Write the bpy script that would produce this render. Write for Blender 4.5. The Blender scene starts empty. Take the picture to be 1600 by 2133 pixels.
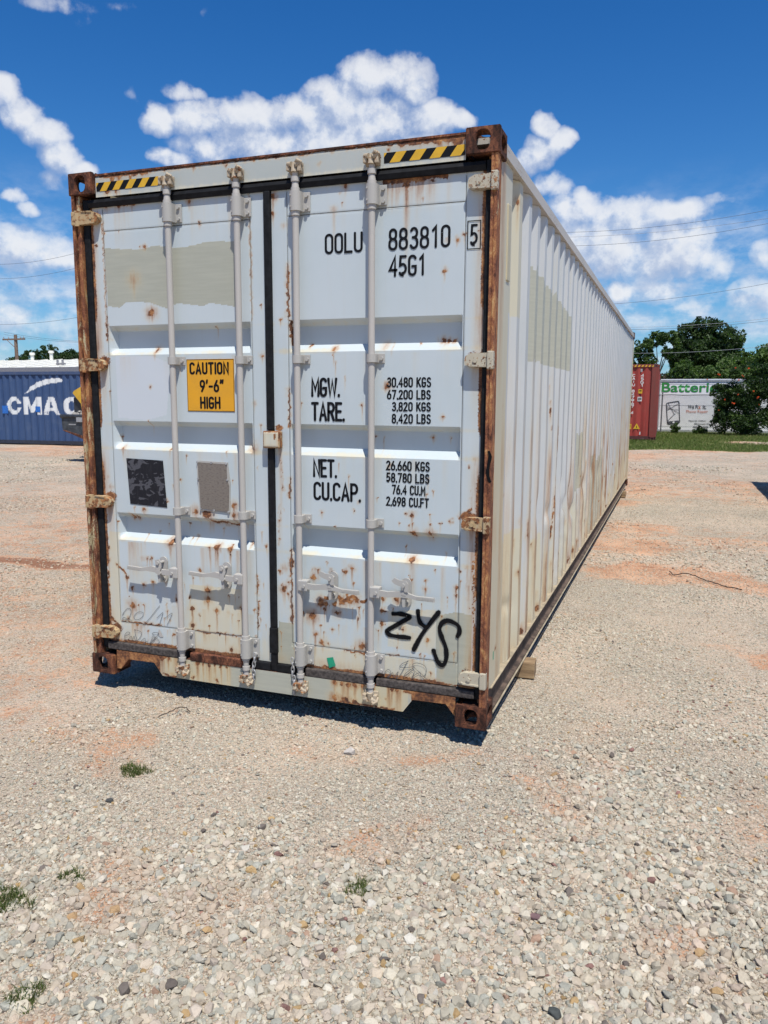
import bpy, bmesh, math, random
import numpy as np
from mathutils import Vector, Matrix
R=math.radians
random.seed(7); rng=np.random.default_rng(7)
sc=bpy.context.scene
COL=sc.collection
# ---------------------------------------------------------------- camera
cd=bpy.data.cameras.new("camera"); cam=bpy.data.objects.new("camera",cd); COL.objects.link(cam); sc.camera=cam
cam.location=(3.2584,-3.7068,1.6702); cam.rotation_euler=(R(81.664),R(-.278),R(20.313))
cd.sensor_fit='HORIZONTAL'; cd.sensor_width=36; cd.lens=36*1633.4/1600; cd.clip_end=2000
# ---------------------------------------------------------------- light
sc.view_settings.view_transform='Standard'; sc.view_settings.look='None'; sc.view_settings.gamma=1; sc.view_settings.exposure=0.12
SUN=Vector((.70,-1,2.5)).normalized()
sl=bpy.data.lights.new("sun",'SUN'); sl.energy=5.0; sl.angle=R(.5); sl.color=(1,.965,.9)
so=bpy.data.objects.new("sun",sl); COL.objects.link(so); so.rotation_euler=(-SUN).to_track_quat('-Z','Y').to_euler(); so.location=(10,-16,40)
sc.cycles.use_denoising=True
sc.cycles.max_bounces=5; sc.cycles.diffuse_bounces=3; sc.cycles.transparent_max_bounces=12
# ---------------------------------------------------------------- node helper
class NT:
    def __init__(s,t): s.t=t; t.nodes.clear()
    def n(s,typ,ins=None,out=0,**kw):
        nd=s.t.nodes.new(typ)
        for k,v in kw.items(): setattr(nd,k,v)
        for k,v in (ins or {}).items(): s.set(nd.inputs[k],v)
        s.last=nd
        return nd.outputs[out]
    def set(s,i,v):
        if isinstance(v,bpy.types.NodeSocket): s.t.links.new(v,i)
        elif v is not None:
            if i.type=='RGBA' and hasattr(v,'__len__') and len(v)==3: v=tuple(v)+(1,)
            i.default_value=v
    def m(s,op,a,b=None,c=None,clamp=False):
        return s.n('ShaderNodeMath',{0:a,**({1:b} if b is not None else {}),**({2:c} if c is not None else {})},operation=op,use_clamp=clamp)
    def v(s,op,a,b=None,c=None,out=0):
        return s.n('ShaderNodeVectorMath',{0:a,**({1:b} if b is not None else {}),**({2:c} if c is not None else {})},out=out,operation=op)
    def mix(s,f,a,b,blend='MIX'):
        nd=s.t.nodes.new('ShaderNodeMix'); nd.data_type='RGBA'; nd.blend_type=blend
        s.set(nd.inputs[0],f); s.set(nd.inputs[6],a); s.set(nd.inputs[7],b); return nd.outputs[2]
    def noise(s,vec,scale,detail=4,rough=.55,dist=0,out=0):
        return s.n('ShaderNodeTexNoise',{'Vector':vec,'Scale':scale,'Detail':detail,'Roughness':rough,'Distortion':dist},out=out)
    def ss(s,x,a,b):
        return s.n('ShaderNodeMapRange',{0:x,1:a,2:b,3:0.,4:1.},interpolation_type='SMOOTHSTEP')
    def lin(s,x,a,b,c,d):
        return s.n('ShaderNodeMapRange',{0:x,1:a,2:b,3:c,4:d})
    def ramp(s,x,stops,interp='LINEAR'):
        nd=s.t.nodes.new('ShaderNodeValToRGB'); r=nd.color_ramp; r.interpolation=interp
        while len(r.elements)<len(stops): r.elements.new(.5)
        for e,(p,c) in zip(r.elements,stops): e.position=p; e.color=tuple(c)+(1,)
        s.set(nd.inputs[0],x); return nd.outputs[0]
    def map(s,vec,scale,loc=(0,0,0)):
        return s.n('ShaderNodeMapping',{'Vector':vec,'Scale':scale,'Location':loc})
    def sep(s,v):
        nd=s.t.nodes.new('ShaderNodeSeparateXYZ'); s.set(nd.inputs[0],v); return nd.outputs
# ---------------------------------------------------------------- world
SPOTS= [(0.752,2.703,0.008,0.033,0),(0.814,2.585,0.0108,0.018,0),(0.458,2.482,0.007,0.007,0),(0.429,2.486,0.0054,0.004,0),(0.375,2.312,0.02,0.078,1),(0.484,2.125,0.018,0.026,0),(0.129,2.508,0.009,0.059,0),(0.182,2.57,0.0077,0.057,0),(0.495,1.929,0.008,0.033,0),(1.178,2.144,0.0054,0.009,0),(1.258,2.682,0.009,0.047,0),(1.257,2.601,0.0072,0.047,0),(1.319,2.539,0.0064,0.005,1),(1.292,2.066,0.0054,0.012,0),(0.29,2.583,0.005,0.004,0),(0.385,2.715,0.012,0.026,0),(0.295,2.718,0.014,0.033,0),(0.214,2.72,0.012,0.026,0),(1.982,2.687,0.0176,0.312,0),(1.874,2.7,0.0112,0.094,0),(1.907,2.708,0.0128,0.104,0),(1.94,2.707,0.0128,0.083,0),(2.026,2.702,0.0144,0.082,0),(2.063,2.701,0.0096,0.062,0),(2.111,2.691,0.008,0.021,0),(1.597,2.593,0.0117,0.129,1),(1.641,2.624,0.0045,0.006,0),(1.634,2.669,0.0045,0.006,1),(2.064,2.612,0.0032,0.003,0),(2.188,2.412,0.0056,0.012,1),(2.236,2.413,0.0096,0.016,0),(2.273,2.437,0.0072,0.031,0),(2.345,2.45,0.0056,0.007,0),(2.324,2.422,0.0035,0.005,0),(2.359,2.446,0.0035,0.005,0),(1.447,1.935,0.0081,0.006,0),(1.593,1.912,0.0081,0.033,0),(1.865,1.926,0.0108,0.006,1),(2.163,1.946,0.0096,0.003,0),(2.192,1.945,0.0112,0.003,0),(2.22,1.945,0.0096,0.003,0),(1.291,2.065,0.006,0.02,0),(1.319,2.538,0.0081,0.006,1),(1.256,2.685,0.01,0.078,0),(1.253,2.606,0.0072,0.035,0),(2.047,1.939,0.0036,0.004,0),(1.66,2.703,0.0108,0.029,0),(0.497,1.925,0.009,0.035,0),(0.254,1.371,0.008,0.052,0),(0.576,1.37,0.0072,0.035,0),(1.109,1.392,0.0135,0.006,0),(1.125,1.634,0.0063,0.035,1),(1.181,1.883,0.0064,0.021,0),(0.126,1.196,0.011,0.029,1),(0.157,1.14,0.0099,0.036,1),(1.138,1.291,0.0036,0.006,0),(0.383,1.015,0.008,0.033,0),(0.735,1.026,0.013,0.052,0),(0.797,1.013,0.0198,0.082,0),(0.815,1.01,0.016,0.078,0),(0.984,1.072,0.0117,0.152,0),(0.985,1.015,0.0126,0.07,0),(0.284,0.967,0.014,0.013,0),(0.314,0.964,0.0132,0.014,0),(0.558,0.831,0.02,0.071,0),(0.828,0.825,0.01,0.143,1),(0.857,0.827,0.0126,0.117,0),(0.955,0.83,0.0108,0.129,0),(0.423,0.73,0.007,0.052,0),(0.394,0.73,0.005,0.039,0),(0.362,0.723,0.006,0.004,1),(0.752,0.686,0.008,0.052,0),(1.297,1.073,0.0032,0.005,0),(1.296,0.743,0.0117,0.012,1),(0.167,0.995,0.008,0.104,1),(0.114,0.704,0.0088,0.129,0),(0.118,0.775,0.007,0.117,0),(1.886,1.725,0.009,0.014,0),(2.322,1.336,0.0048,0.005,0),(2.326,1.22,0.0045,0.006,0),(2.333,1.18,0.0072,0.026,1),(2.228,1.057,0.0048,0.006,0),(2.025,0.839,0.0171,0.07,0),(2.103,0.743,0.0072,0.023,0),(2.025,0.736,0.0072,0.012,0),(1.47,0.706,0.02,0.02,0),(1.655,0.753,0.009,0.016,0),(1.694,0.774,0.009,0.078,0),(1.702,0.691,0.0054,0.012,0),(1.575,0.746,0.009,0.013,0),(1.494,0.744,0.008,0.013,0),(2.279,0.804,0.0056,0.01,0),(2.263,0.715,0.0072,0.14,0),(1.29,0.741,0.013,0.013,1),(1.264,0.72,0.006,0.007,0),(1.293,0.627,0.01,0.078,0),(2.023,1.082,0.0072,0.058,0),(2.028,1.032,0.0056,0.052,0),(2.031,0.982,0.0144,0.018,0),(2.122,1.088,0.0072,0.062,0),(2.121,1.038,0.008,0.062,0),(2.119,0.984,0.012,0.026,0),(2.349,1.373,0.008,0.094,1),(2.355,1.309,0.0064,0.114,1),(0.557,0.832,0.02,0.084,0),(0.426,0.73,0.008,0.052,0),(0.391,0.728,0.005,0.052,0),(0.361,0.726,0.009,0.007,1),(0.244,0.601,0.0121,0.086,0),(0.282,0.54,0.011,0.039,0),(0.361,0.568,0.009,0.02,0),(0.429,0.587,0.008,0.026,0),(0.274,0.433,0.0176,0.1,0),(0.322,0.44,0.0077,0.043,0),(0.359,0.44,0.007,0.046,0),(0.679,0.522,0.008,0.052,0),(0.694,0.452,0.017,0.098,0),(0.802,0.575,0.015,0.02,0),(0.8,0.516,0.015,0.059,0),(0.856,0.456,0.012,0.182,0),(0.752,0.686,0.0063,0.035,0),(0.703,0.64,0.0063,0.047,0),(0.589,0.492,0.007,0.033,0),(0.598,0.455,0.005,0.007,0),(0.933,0.554,0.0045,0.023,0),(1.018,0.488,0.0099,0.047,0),(0.693,0.355,0.0153,0.041,0),(0.301,0.313,0.012,0.052,0),(1.296,0.635,0.008,0.057,0),(1.293,0.746,0.0117,0.012,1),(1.268,0.719,0.0054,0.006,0),(1.319,0.665,0.0072,0.023,0),(0.911,0.328,0.008,0.065,0),(0.172,0.672,0.006,0.01,0),(0.872,0.825,0.0108,0.129,0),(0.954,0.823,0.0108,0.129,0),(0.821,0.822,0.008,0.117,0),(0.952,0.233,0.0126,0.012,0),(0.935,0.455,0.0063,0.023,1),(0.242,0.35,0.006,0.013,0),(1.512,0.57,0.022,0.039,0),(1.541,0.568,0.018,0.052,0),(1.589,0.568,0.0162,0.023,0),(1.636,0.586,0.018,0.023,0),(1.683,0.591,0.0162,0.023,0),(1.716,0.603,0.018,0.023,0),(1.734,0.565,0.009,0.082,0),(1.463,0.492,0.018,0.078,0),(1.607,0.521,0.013,0.016,0),(1.669,0.62,0.0108,0.035,0),(1.477,0.389,0.011,0.117,0),(1.52,0.348,0.013,0.039,0),(1.578,0.423,0.005,0.007,0),(1.753,0.353,0.018,0.006,0),(1.867,0.626,0.0099,0.023,0),(1.863,0.56,0.0144,0.006,0),(1.878,0.56,0.009,0.006,0),(1.863,0.49,0.0153,0.041,0),(1.98,0.472,0.0108,0.012,0),(2.113,0.43,0.0117,0.029,0),(1.948,0.629,0.0108,0.012,0),(2.101,0.695,0.0072,0.023,0),(1.288,0.621,0.011,0.065,0),(1.317,0.596,0.008,0.026,0),(1.292,0.744,0.011,0.013,1),(2.279,0.803,0.0056,0.008,0),(2.264,0.676,0.0063,0.082,0),(2.337,0.616,0.0072,0.042,0),(2.32,0.831,0.0088,0.208,1),(2.34,0.667,0.0096,0.156,1),(2.326,0.732,0.0096,0.125,1),(1.531,0.535,0.01,0.065,0),(1.725,0.502,0.0072,0.047,0)]
LINES= [(1.337,2.343,1.336,2.265,0.0045),(1.336,2.242,1.335,2.19,0.0036),(1.337,2.159,1.336,2.084,0.0063),(1.344,2.061,1.353,1.93,0.0032),(1.338,2.336,1.339,2.231,0.0054),(1.339,2.215,1.337,2.084,0.0054),(1.333,1.708,1.334,1.623,0.005),(1.338,1.683,1.335,1.53,0.0027),(1.334,1.236,1.333,1.166,0.005),(1.332,0.821,1.333,0.704,0.005),(1.34,0.842,1.339,0.752,0.005),(1.338,0.68,1.337,0.598,0.004),(1.337,0.571,1.335,0.433,0.006),(1.336,1.711,1.335,1.62,0.004),(1.337,1.575,1.336,1.514,0.0032),(1.333,1.23,1.332,1.137,0.0045),(0.194,0.327,0.472,0.331,0.0033),(0.167,0.681,0.245,0.614,0.004),(0.165,0.682,0.245,0.618,0.0044),(1.126,0.684,1.124,0.58,0.0036),(1.127,0.54,1.124,0.377,0.0036),(1.336,0.615,1.333,0.432,0.0054),(1.654,0.314,1.767,0.317,0.005),(1.905,0.322,1.959,0.324,0.0036),(0.167,2.72,0.405,2.714,0.0055),(1.861,2.711,2.123,2.708,0.0072),(0.823,0.969,1.004,0.958,0.006),(0.089,0.21,0.15,0.186,0.01),(0.15,0.181,0.386,0.187,0.0077),(0.386,0.183,0.585,0.199,0.009),(0.667,0.19,0.797,0.198,0.016),(0.797,0.193,0.928,0.195,0.009),(0.928,0.195,1.02,0.196,0.0198),(1.416,0.2,1.539,0.199,0.01),(1.539,0.204,1.616,0.186,0.0144),(1.701,0.193,1.776,0.198,0.014),(1.818,0.186,1.96,0.2,0.009),(1.96,0.196,2.156,0.204,0.0135),(0.108,0.633,0.097,0.352,0.005),(0.102,0.353,0.177,0.29,0.0066),(0.113,0.966,0.099,0.632,0.0055),(2.334,1.124,2.277,1.08,0.0048),(2.346,0.875,2.358,0.5,0.0024),(0.177,2.077,0.179,1.984,0.005),(1.348,2.059,1.36,1.919,0.0045),(0.609,0.32,1.023,0.325,0.003),(1.117,2.711,1.122,2.075,0.0011),(0.18,2.643,0.177,2.077,0.0013),(1.275,1.368,1.294,1.174,0.0018),(1.271,1.095,1.265,0.873,0.002)]
PATCH= [('B',[(0.185,2.493),(0.292,2.482),(0.433,2.472),(0.513,2.485),(0.6,2.48),(0.648,2.466),(0.763,2.471),(0.857,2.488),(1.027,2.479),(1.022,2.144),(0.94,2.158),(0.861,2.169),(0.827,2.154),(0.656,2.175),(0.596,2.146),(0.469,2.187),(0.318,2.194),(0.275,2.163),(0.193,2.174)]),('W',[(0.232,1.897),(0.487,1.889),(0.591,1.853),(0.583,1.71),(0.565,1.566),(0.432,1.533),(0.233,1.545)]),('B',[(2.159,0.564),(2.262,0.592),(2.35,0.584),(2.347,0.329),(2.354,0.192),(2.165,0.188)]),('C',[(1.899,0.563),(2.159,0.594),(2.167,0.35),(1.9,0.37)]),('C',[(1.417,0.313),(1.776,0.311),(2.163,0.319),(2.163,0.218),(1.814,0.185),(1.416,0.197)]),('B',[(1.26,0.434),(1.35,0.435),(1.346,0.175),(1.251,0.181)]),('B',[(1.253,0.439),(1.345,0.425),(1.341,0.182),(1.249,0.183)]),('C',[(0.648,0.312),(1.023,0.316),(1.02,0.196),(0.662,0.19)]),('C',[(0.126,0.874),(0.2,0.871),(0.182,0.203),(0.099,0.202)]),('C',[(0.677,0.596),(1.03,0.595),(1.023,0.333),(0.667,0.327)])]
TEXTS= [('OOLU', 1.547, 1.754, 2.382, 2.482), ('883810', 1.889, 2.204, 2.38, 2.485), ('45G1', 1.891, 2.085, 2.255, 2.356), ('5', 2.299, 2.338, 2.378, 2.478), ('MGW.', 1.464, 1.629, 1.669, 1.769), ('TARE.', 1.463, 1.656, 1.544, 1.644), ('NET.', 1.471, 1.611, 1.249, 1.347), ('CU.CAP.', 1.473, 1.746, 1.127, 1.226), ('30,480 KGS', 1.885, 2.118, 1.719, 1.769), ('67,200 LBS', 1.886, 2.117, 1.659, 1.707), ('3,820 KGS', 1.912, 2.118, 1.6, 1.647), ('8,420 LBS', 1.912, 2.119, 1.539, 1.588), ('26,660 KGS', 1.883, 2.117, 1.301, 1.351), ('58,780 LBS', 1.884, 2.116, 1.24, 1.29), ('76.4 CU.M', 1.915, 2.096, 1.179, 1.229), ('2,698 CU.FT', 1.884, 2.115, 1.118, 1.167), ('CAUTION', 0.726, 0.975, 1.789, 1.854), ('9\'-6"', 0.789, 0.936, 1.693, 1.759), ('HIGH', 0.788, 0.917, 1.602, 1.668)]
GRAF= {'z':[(1.929,0.55),(1.974,0.553),(2.012,0.548),(2.012,0.536),(1.957,0.499),(1.898,0.459),(1.894,0.446),(1.921,0.432),(2.018,0.431)],'y1':[(2.064,0.579),(2.068,0.541),(2.079,0.516),(2.1,0.501)],'y2':[(2.175,0.584),(2.15,0.55),(2.12,0.506),(2.086,0.456),(2.06,0.406),(2.043,0.37)],'s':[(2.276,0.469),(2.286,0.492),(2.281,0.521),(2.253,0.539),(2.219,0.544),(2.192,0.528),(2.181,0.497),(2.193,0.455),(2.213,0.41),(2.22,0.364),(2.214,0.324),(2.197,0.305),(2.175,0.319),(2.16,0.352),(2.151,0.377)]}
PENCIL= [[(0.207,0.38),(0.2,0.362),(0.209,0.38),(0.237,0.409),(0.26,0.407),(0.263,0.386),(0.244,0.349),(0.217,0.336),(0.199,0.34),(0.208,0.352),(0.238,0.344),(0.269,0.339)],[(0.353,0.395),(0.328,0.399),(0.3,0.385),(0.282,0.362),(0.295,0.347),(0.322,0.353),(0.347,0.373),(0.352,0.391)],[(0.471,0.45),(0.433,0.408),(0.391,0.36),(0.344,0.314)],[(0.447,0.372),(0.491,0.411),(0.479,0.374),(0.465,0.336)],[(0.503,0.376),(0.555,0.414),(0.539,0.376),(0.517,0.338)],[(0.212,0.236),(0.239,0.248),(0.25,0.262),(0.229,0.262),(0.21,0.24),(0.216,0.214),(0.237,0.221),(0.259,0.241),(0.263,0.22),(0.279,0.244),(0.288,0.218),(0.299,0.224),(0.286,0.275),(0.307,0.282),(0.336,0.268),(0.314,0.23),(0.298,0.215)],[(0.324,0.214),(0.355,0.239),(0.359,0.213),(0.344,0.203),(0.37,0.223),(0.384,0.208),(0.406,0.236),(0.411,0.254),(0.431,0.248),(0.415,0.229),(0.395,0.213),(0.442,0.262),(0.458,0.281),(0.428,0.282),(0.412,0.272),(0.451,0.241),(0.46,0.225),(0.445,0.213)],[(1.881,0.206),(1.886,0.229),(1.904,0.245),(1.918,0.229),(1.9,0.204),(1.909,0.205),(1.927,0.23),(1.936,0.209),(1.958,0.239),(1.954,0.22),(1.95,0.202),(1.972,0.227),(2.007,0.298),(2.012,0.303),(1.981,0.286),(1.967,0.266),(2.003,0.267),(2.048,0.277),(2.004,0.24),(1.99,0.216),(2.013,0.232),(2.035,0.257),(2.048,0.246),(2.031,0.213)],[(2.049,0.215),(2.04,0.223),(2.075,0.249),(2.088,0.229),(2.106,0.24),(2.114,0.268),(2.101,0.292),(2.061,0.3),(2.039,0.289),(2.048,0.272),(2.084,0.246),(2.111,0.223),(2.119,0.22)]]
POSTG= [(2.446,1.41),(2.452,1.387),(2.447,1.359),(2.42,1.327),(2.443,1.301),(2.452,1.271)]
CLOUDS= [(-0.7838,0.3159,0.0215,0.0199,1),(-0.7637,0.2961,0.0295,0.0227,1),(-0.7427,0.2802,0.0301,0.0232,1),(-0.729,0.2605,0.0254,0.0238,1),(-0.7095,0.2479,0.0232,0.0156,1),(-0.7378,0.2355,0.0202,0.0146,0.6),(-0.7782,0.2155,0.0156,0.0126,0.9),(-0.7669,0.2019,0.0138,0.0109,0.8),(-0.7767,0.1602,0.0501,0.0302,0.9),(-0.737,0.1579,0.0466,0.0256,0.8),(-0.7691,0.1197,0.0717,0.031,0.5),(-0.7513,0.0783,0.0679,0.0267,0.5),(-0.7907,0.0872,0.0248,0.0209,0.8),(-0.7877,0.1793,0.0122,0.0099,0.6),(-0.5899,0.3372,0.0284,0.013,0.8),(-0.6206,0.3064,0.0259,0.0189,1),(-0.5716,0.3125,0.05,0.0247,1),(-0.516,0.3183,0.0623,0.0248,1),(-0.4594,0.3208,0.0573,0.024,1),(-0.4136,0.3319,0.0488,0.0355,1),(-0.3764,0.361,0.0458,0.0276,1),(-0.3364,0.3635,0.0428,0.0276,0.9),(-0.319,0.3493,0.0286,0.0234,0.8),(-0.3676,0.318,0.0691,0.0337,1),(-0.494,0.29,0.0975,0.0295,1),(-0.6086,0.2685,0.0357,0.0128,0.9),(-0.5671,0.2812,0.0503,0.0221,0.8),(-0.4196,0.2924,0.0867,0.0296,1),(-0.2957,0.3178,0.0412,0.0232,1),(-0.2652,0.3163,0.0274,0.0146,1),(-0.3096,0.2882,0.0461,0.0249,1),(-0.6488,0.3296,0.0105,0.012,0.35),(-0.6439,0.3208,0.0117,0.0075,0.3),(-0.7232,0.4035,0.0603,0.0124,0.5),(-0.6981,0.3945,0.0151,0.0118,0.4),(-0.6579,0.4109,0.0312,0.0075,0.4),(-0.5683,0.417,0.0163,0.0102,0.4),(-0.3575,0.5512,0.0055,0.0036,0.1),(-0.1635,0.3096,0.0188,0.0164,1),(-0.1462,0.2931,0.0231,0.0204,1),(-0.1696,0.2794,0.0268,0.0208,1),(-0.1834,0.2725,0.0202,0.018,1),(-0.1629,0.2488,0.0279,0.0173,0.8),(-0.1429,0.2377,0.0222,0.0143,0.7),(-0.1254,0.2162,0.0412,0.0258,1),(-0.0703,0.2083,0.0531,0.0256,1),(-0.0172,0.2052,0.0487,0.0228,1),(0.0282,0.2144,0.042,0.0109,0.5),(-0.1353,0.185,0.0444,0.037,1),(-0.0904,0.1726,0.0594,0.0421,1),(-0.0105,0.1791,0.0512,0.0358,1),(-0.0146,0.1585,0.0666,0.0312,1),(0.0324,0.1483,0.0251,0.0258,0.7),(0.0366,0.1609,0.02,0.0205,0.6),(-0.0718,0.1261,0.0207,0.0163,1),(-0.0287,0.1273,0.042,0.0214,0.7),(0.0094,0.1045,0.0308,0.0161,0.6),(0.0693,0.1179,0.0292,0.0207,0.7),(0.081,0.1606,0.0145,0.0176,0.7),(-0.0374,0.0896,0.0684,0.0219,0.45),(0.0419,0.0767,0.0643,0.0214,0.45),(-0.0675,0.1503,0.0483,0.0267,0.6),(0.0671,0.3205,0.0161,0.0053,0.3),(0.0892,0.1118,0.0192,0.0257,0.7),(0.0607,0.0973,0.0296,0.0158,0.5)]
DIRT= [(-2.9,2.62,1.15,0.26,1.35),(-1.9,2.85,.7,.2,1.3),(-1.48,0.98,0.53,0.73,0.55),(-0.38,0.11,0.34,0.44,0.5),(-7.06,6.67,1.14,1.37,0.45),(-4.29,4.17,0.74,1.06,0.45),(0.49,-0.57,0.33,0.21,0.55),(-0.0,-0.42,0.32,0.28,0.35),(0.68,-0.79,0.21,0.16,0.4),(2.26,10.18,0.59,0.63,0.8),(2.86,7.46,0.6,0.71,0.7),(2.8,6.1,0.71,0.76,0.8),(2.98,4.61,0.75,0.49,1),(3.86,6.77,0.73,0.48,0.6),(3.58,4.61,0.53,0.44,0.7),(4.05,4.46,0.28,0.52,0.9),(2.55,2.94,0.25,0.3,0.25),(3.87,2.0,0.26,0.21,0.8),(3.64,2.25,0.21,0.14,0.5),(2.77,-0.23,0.29,0.09,0.45),(2.24,-0.25,0.3,0.14,0.5),(2.32,-0.97,0.17,0.13,0.45),(1.34,-1.48,0.16,0.16,0.55),(1.35,-1.75,0.17,0.13,0.6),(1.76,-1.57,0.22,0.08,0.45),(1.6,-2.19,0.16,0.07,1),(3.19,-1.22,0.14,0.07,0.5),(2.8,-0.44,0.23,0.08,0.6),(3.64,-0.24,0.12,0.38,0.35),(3.34,-1.38,0.16,0.06,0.3),(1.62,-0.32,0.36,0.11,0.3),(2.94,0.19,0.2,0.11,0.4),(2.83,0.53,0.16,0.19,0.3),(1.97,-1.4,0.21,0.08,0.4),(3.24,15.59,1.37,0.93,0.5),(3.71,13.14,1.48,0.71,0.4)]
WIRES= [((-3.32, 46.0, 11.32), (5.9, 45.0, 11.43), 'wire', 0.5, 'topmost thin wire crossing the bright cloud at the right'), ((-3.17, 46.0, 11.04), (7.34, 45.0, 11.16), 'wire_l', 0.5, 'second wire from the top crossing the cloud at the right'), ((-2.92, 46.0, 10.55), (5.22, 45.0, 10.67), 'wire', 0.4, 'third thin wire across the cloud at the right'), ((-0.71, 50.0, 7.54), (7.92, 49.0, 8.3), 'wire', 0.4, 'single wire above the trees at the right, below the bright cloud'), ((0.55, 47.0, 5.82), (7.79, 46.0, 6.04), 'wire_l', 0.3, 'upper pale wire of the close pair in front of the treetops at the right'), ((0.7, 47.0, 5.68), (7.8, 46.0, 5.91), 'wire', 0.3, 'lower dark wire of the close pair in front of the treetops at the right'), ((0.63, 47.0, 4.31), (6.42, 46.0, 4.42), 'wire_l', 0.2, 'lowest wire at the right, across the dark tree'), ((-41.49, 40.0, 10.55), (-34.33, 39.0, 10.67), 'wire', 0.4, 'highest wire in the sky left of the container'), ((-41.58, 40.0, 9.58), (-34.39, 39.0, 9.73), 'wire', 0.4, 'second highest wire in the sky left of the container'), ((-41.84, 40.0, 6.5), (-34.2, 39.0, 6.66), 'wire', 0.3, 'wire above the utility pole at the left'), ((-44.74, 44.9, 6.23), (-38.6, 43.9, 5.6), 'wire', 0.15, 'upper wire from the utility pole to the right'), ((-44.75, 44.9, 6.08), (-38.61, 43.9, 5.52), 'wire', 0.15, 'lower wire from the utility pole to the right')]

w=bpy.data.worlds.new("World"); sc.world=w; w.use_nodes=True
g=NT(w.node_tree)
sky=g.n('ShaderNodeTexSky',sky_type='NISHITA',sun_disc=False,sun_elevation=R(64.3),sun_rotation=R(148),altitude=300,air_density=1.0,dust_density=.4,ozone_density=1.6)
dirv=g.n('ShaderNodeTexCoord',out=0)
X,Y,Z=g.sep(dirv)
el=g.m('ARCSINE',g.m('MAXIMUM',g.m('MINIMUM',Z,.9999),-.9999)); az=g.m('ARCTAN2',X,Y)
cv=g.t.nodes.new('ShaderNodeCombineXYZ'); g.set(cv.inputs[0],az); g.set(cv.inputs[1],el); uv=cv.outputs[0]
# one density function, evaluated at the direction and a little towards the light
gt=bpy.data.node_groups.new('cloud_density','ShaderNodeTree')
gt.interface.new_socket('UV',in_out='INPUT',socket_type='NodeSocketVector'); gt.interface.new_socket('D',in_out='OUTPUT',socket_type='NodeSocketFloat'); gt.interface.new_socket('T',in_out='OUTPUT',socket_type='NodeSocketFloat')
q=NT(gt); gi=gt.nodes.new('NodeGroupInput'); go=gt.nodes.new('NodeGroupOutput'); p0=gi.outputs[0]
wn=q.noise(p0,26,3,.5,out=1); wn=q.v('SUBTRACT',wn,(.5,.5,.5)); p1=q.v('MULTIPLY_ADD',wn,(.028,.024,0),p0)
acc=None
for (u,v_,ru,rv,wt) in CLOUDS:
    d=q.v('MULTIPLY_ADD',p1,(1/ru,1/rv,0),(-u/ru,-v_/rv,0)); d2=q.v('DOT_PRODUCT',d,d,out=1)
    f=q.m('MULTIPLY_ADD',d2,-wt*.8,wt*1.05); f=q.m('MAXIMUM',f,0.)
    acc=f if acc is None else q.n('ShaderNodeMath',{0:acc,1:f,2:.12},operation='SMOOTH_MAX')
# the rest of the sky carries the same kind of scattered cumulus
far=q.noise(q.map(p0,(1,1.8,1)),5.0,3,.5); sx,sy_,_=q.sep(p0)
out_u=q.m('ADD',q.ss(sx,.10,.3),q.ss(q.m('MULTIPLY',sx,-1.),.82,1.0),clamp=True)
farm=q.m('MULTIPLY',q.ss(far,.58,.76),out_u); acc=q.m('MAXIMUM',acc,farm)
n1=q.noise(p0,22,10,.60); n2=q.noise(q.map(p0,(1,1,1),(3,7,1)),64,8,.62)
vo=q.n('ShaderNodeTexVoronoi',{'Vector':p1,'Scale':60.,'Smoothness':.6},feature='SMOOTH_F1')
dd=q.m('MULTIPLY_ADD',q.m('SUBTRACT',n1,.5),1.5,acc)
dd=q.m('MULTIPLY_ADD',q.m('SUBTRACT',n2,.5),.85,dd)
dd=q.m('MULTIPLY_ADD',q.m('SUBTRACT',.45,vo),.30,dd)
dd=q.m('MULTIPLY',dd,q.ss(acc,.10,.42))
gt.links.new(dd,go.inputs[0]); gt.links.new(acc,go.inputs[1])
def cg(vec):
    nd=g.t.nodes.new('ShaderNodeGroup'); nd.node_tree=gt; g.set(nd.inputs[0],vec); return nd.outputs
dA=cg(uv); dB=cg(g.v('ADD',uv,(.009,.016,0)))
alpha=g.m('MULTIPLY_ADD',g.ss(dA[0],.16,.62),.45,g.m('MULTIPLY',g.ss(dA[0],.22,1.15),.55)); alpha=g.m('MULTIPLY',alpha,g.lin(g.ss(dA[1],.16,.80),0.,1.,.30,1.))
shade=g.m('SUBTRACT',dA[0],dB[0])            # lit side positive
lit=g.lin(shade,-.38,.42,0.,1.)
thick=g.ss(dA[0],.7,1.7)
ccol=g.ramp(lit,[(0,(.46,.55,.74)),(.4,(.63,.70,.84)),(.66,(.84,.88,.95)),(1,(1.0,1.0,1.0))])
base=g.mix(g.m('MULTIPLY',thick,.48),ccol,(.60,.67,.81))
hsv=g.n('ShaderNodeHueSaturation',{'Color':sky,'Saturation':1.38,'Value':1.0,'Fac':1.,'Hue':.503})
# pale haze low over the horizon
hz=g.m('POWER',g.m('SUBTRACT',1.,g.m('MAXIMUM',Z,0.),clamp=True),7.)
skyc=g.v('MULTIPLY',hsv,(.050,.086,.109))
skyc=g.mix(g.m('MULTIPLY',hz,.55),skyc,(.19,.37,.64))
wisp=g.m('MULTIPLY',g.ss(g.noise(g.map(uv,(1,2.0,1)),15,9,.62),.38,.68),g.m('MULTIPLY',g.ss(el,.27,.10),.80))
skyc=g.mix(wisp,skyc,g.mix(g.ss(g.noise(g.map(uv,(1,1.6,1),(5,2,0)),22,7,.6),.38,.62),(.40,.52,.72),(.74,.79,.87)))
cloud=g.v('MULTIPLY',base,(.83,.84,.86))
fin=g.mix(g.m('MULTIPLY',alpha,.94),skyc,cloud)
bg=g.n('ShaderNodeBackground',{'Color':fin,'Strength':1.0})
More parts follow.
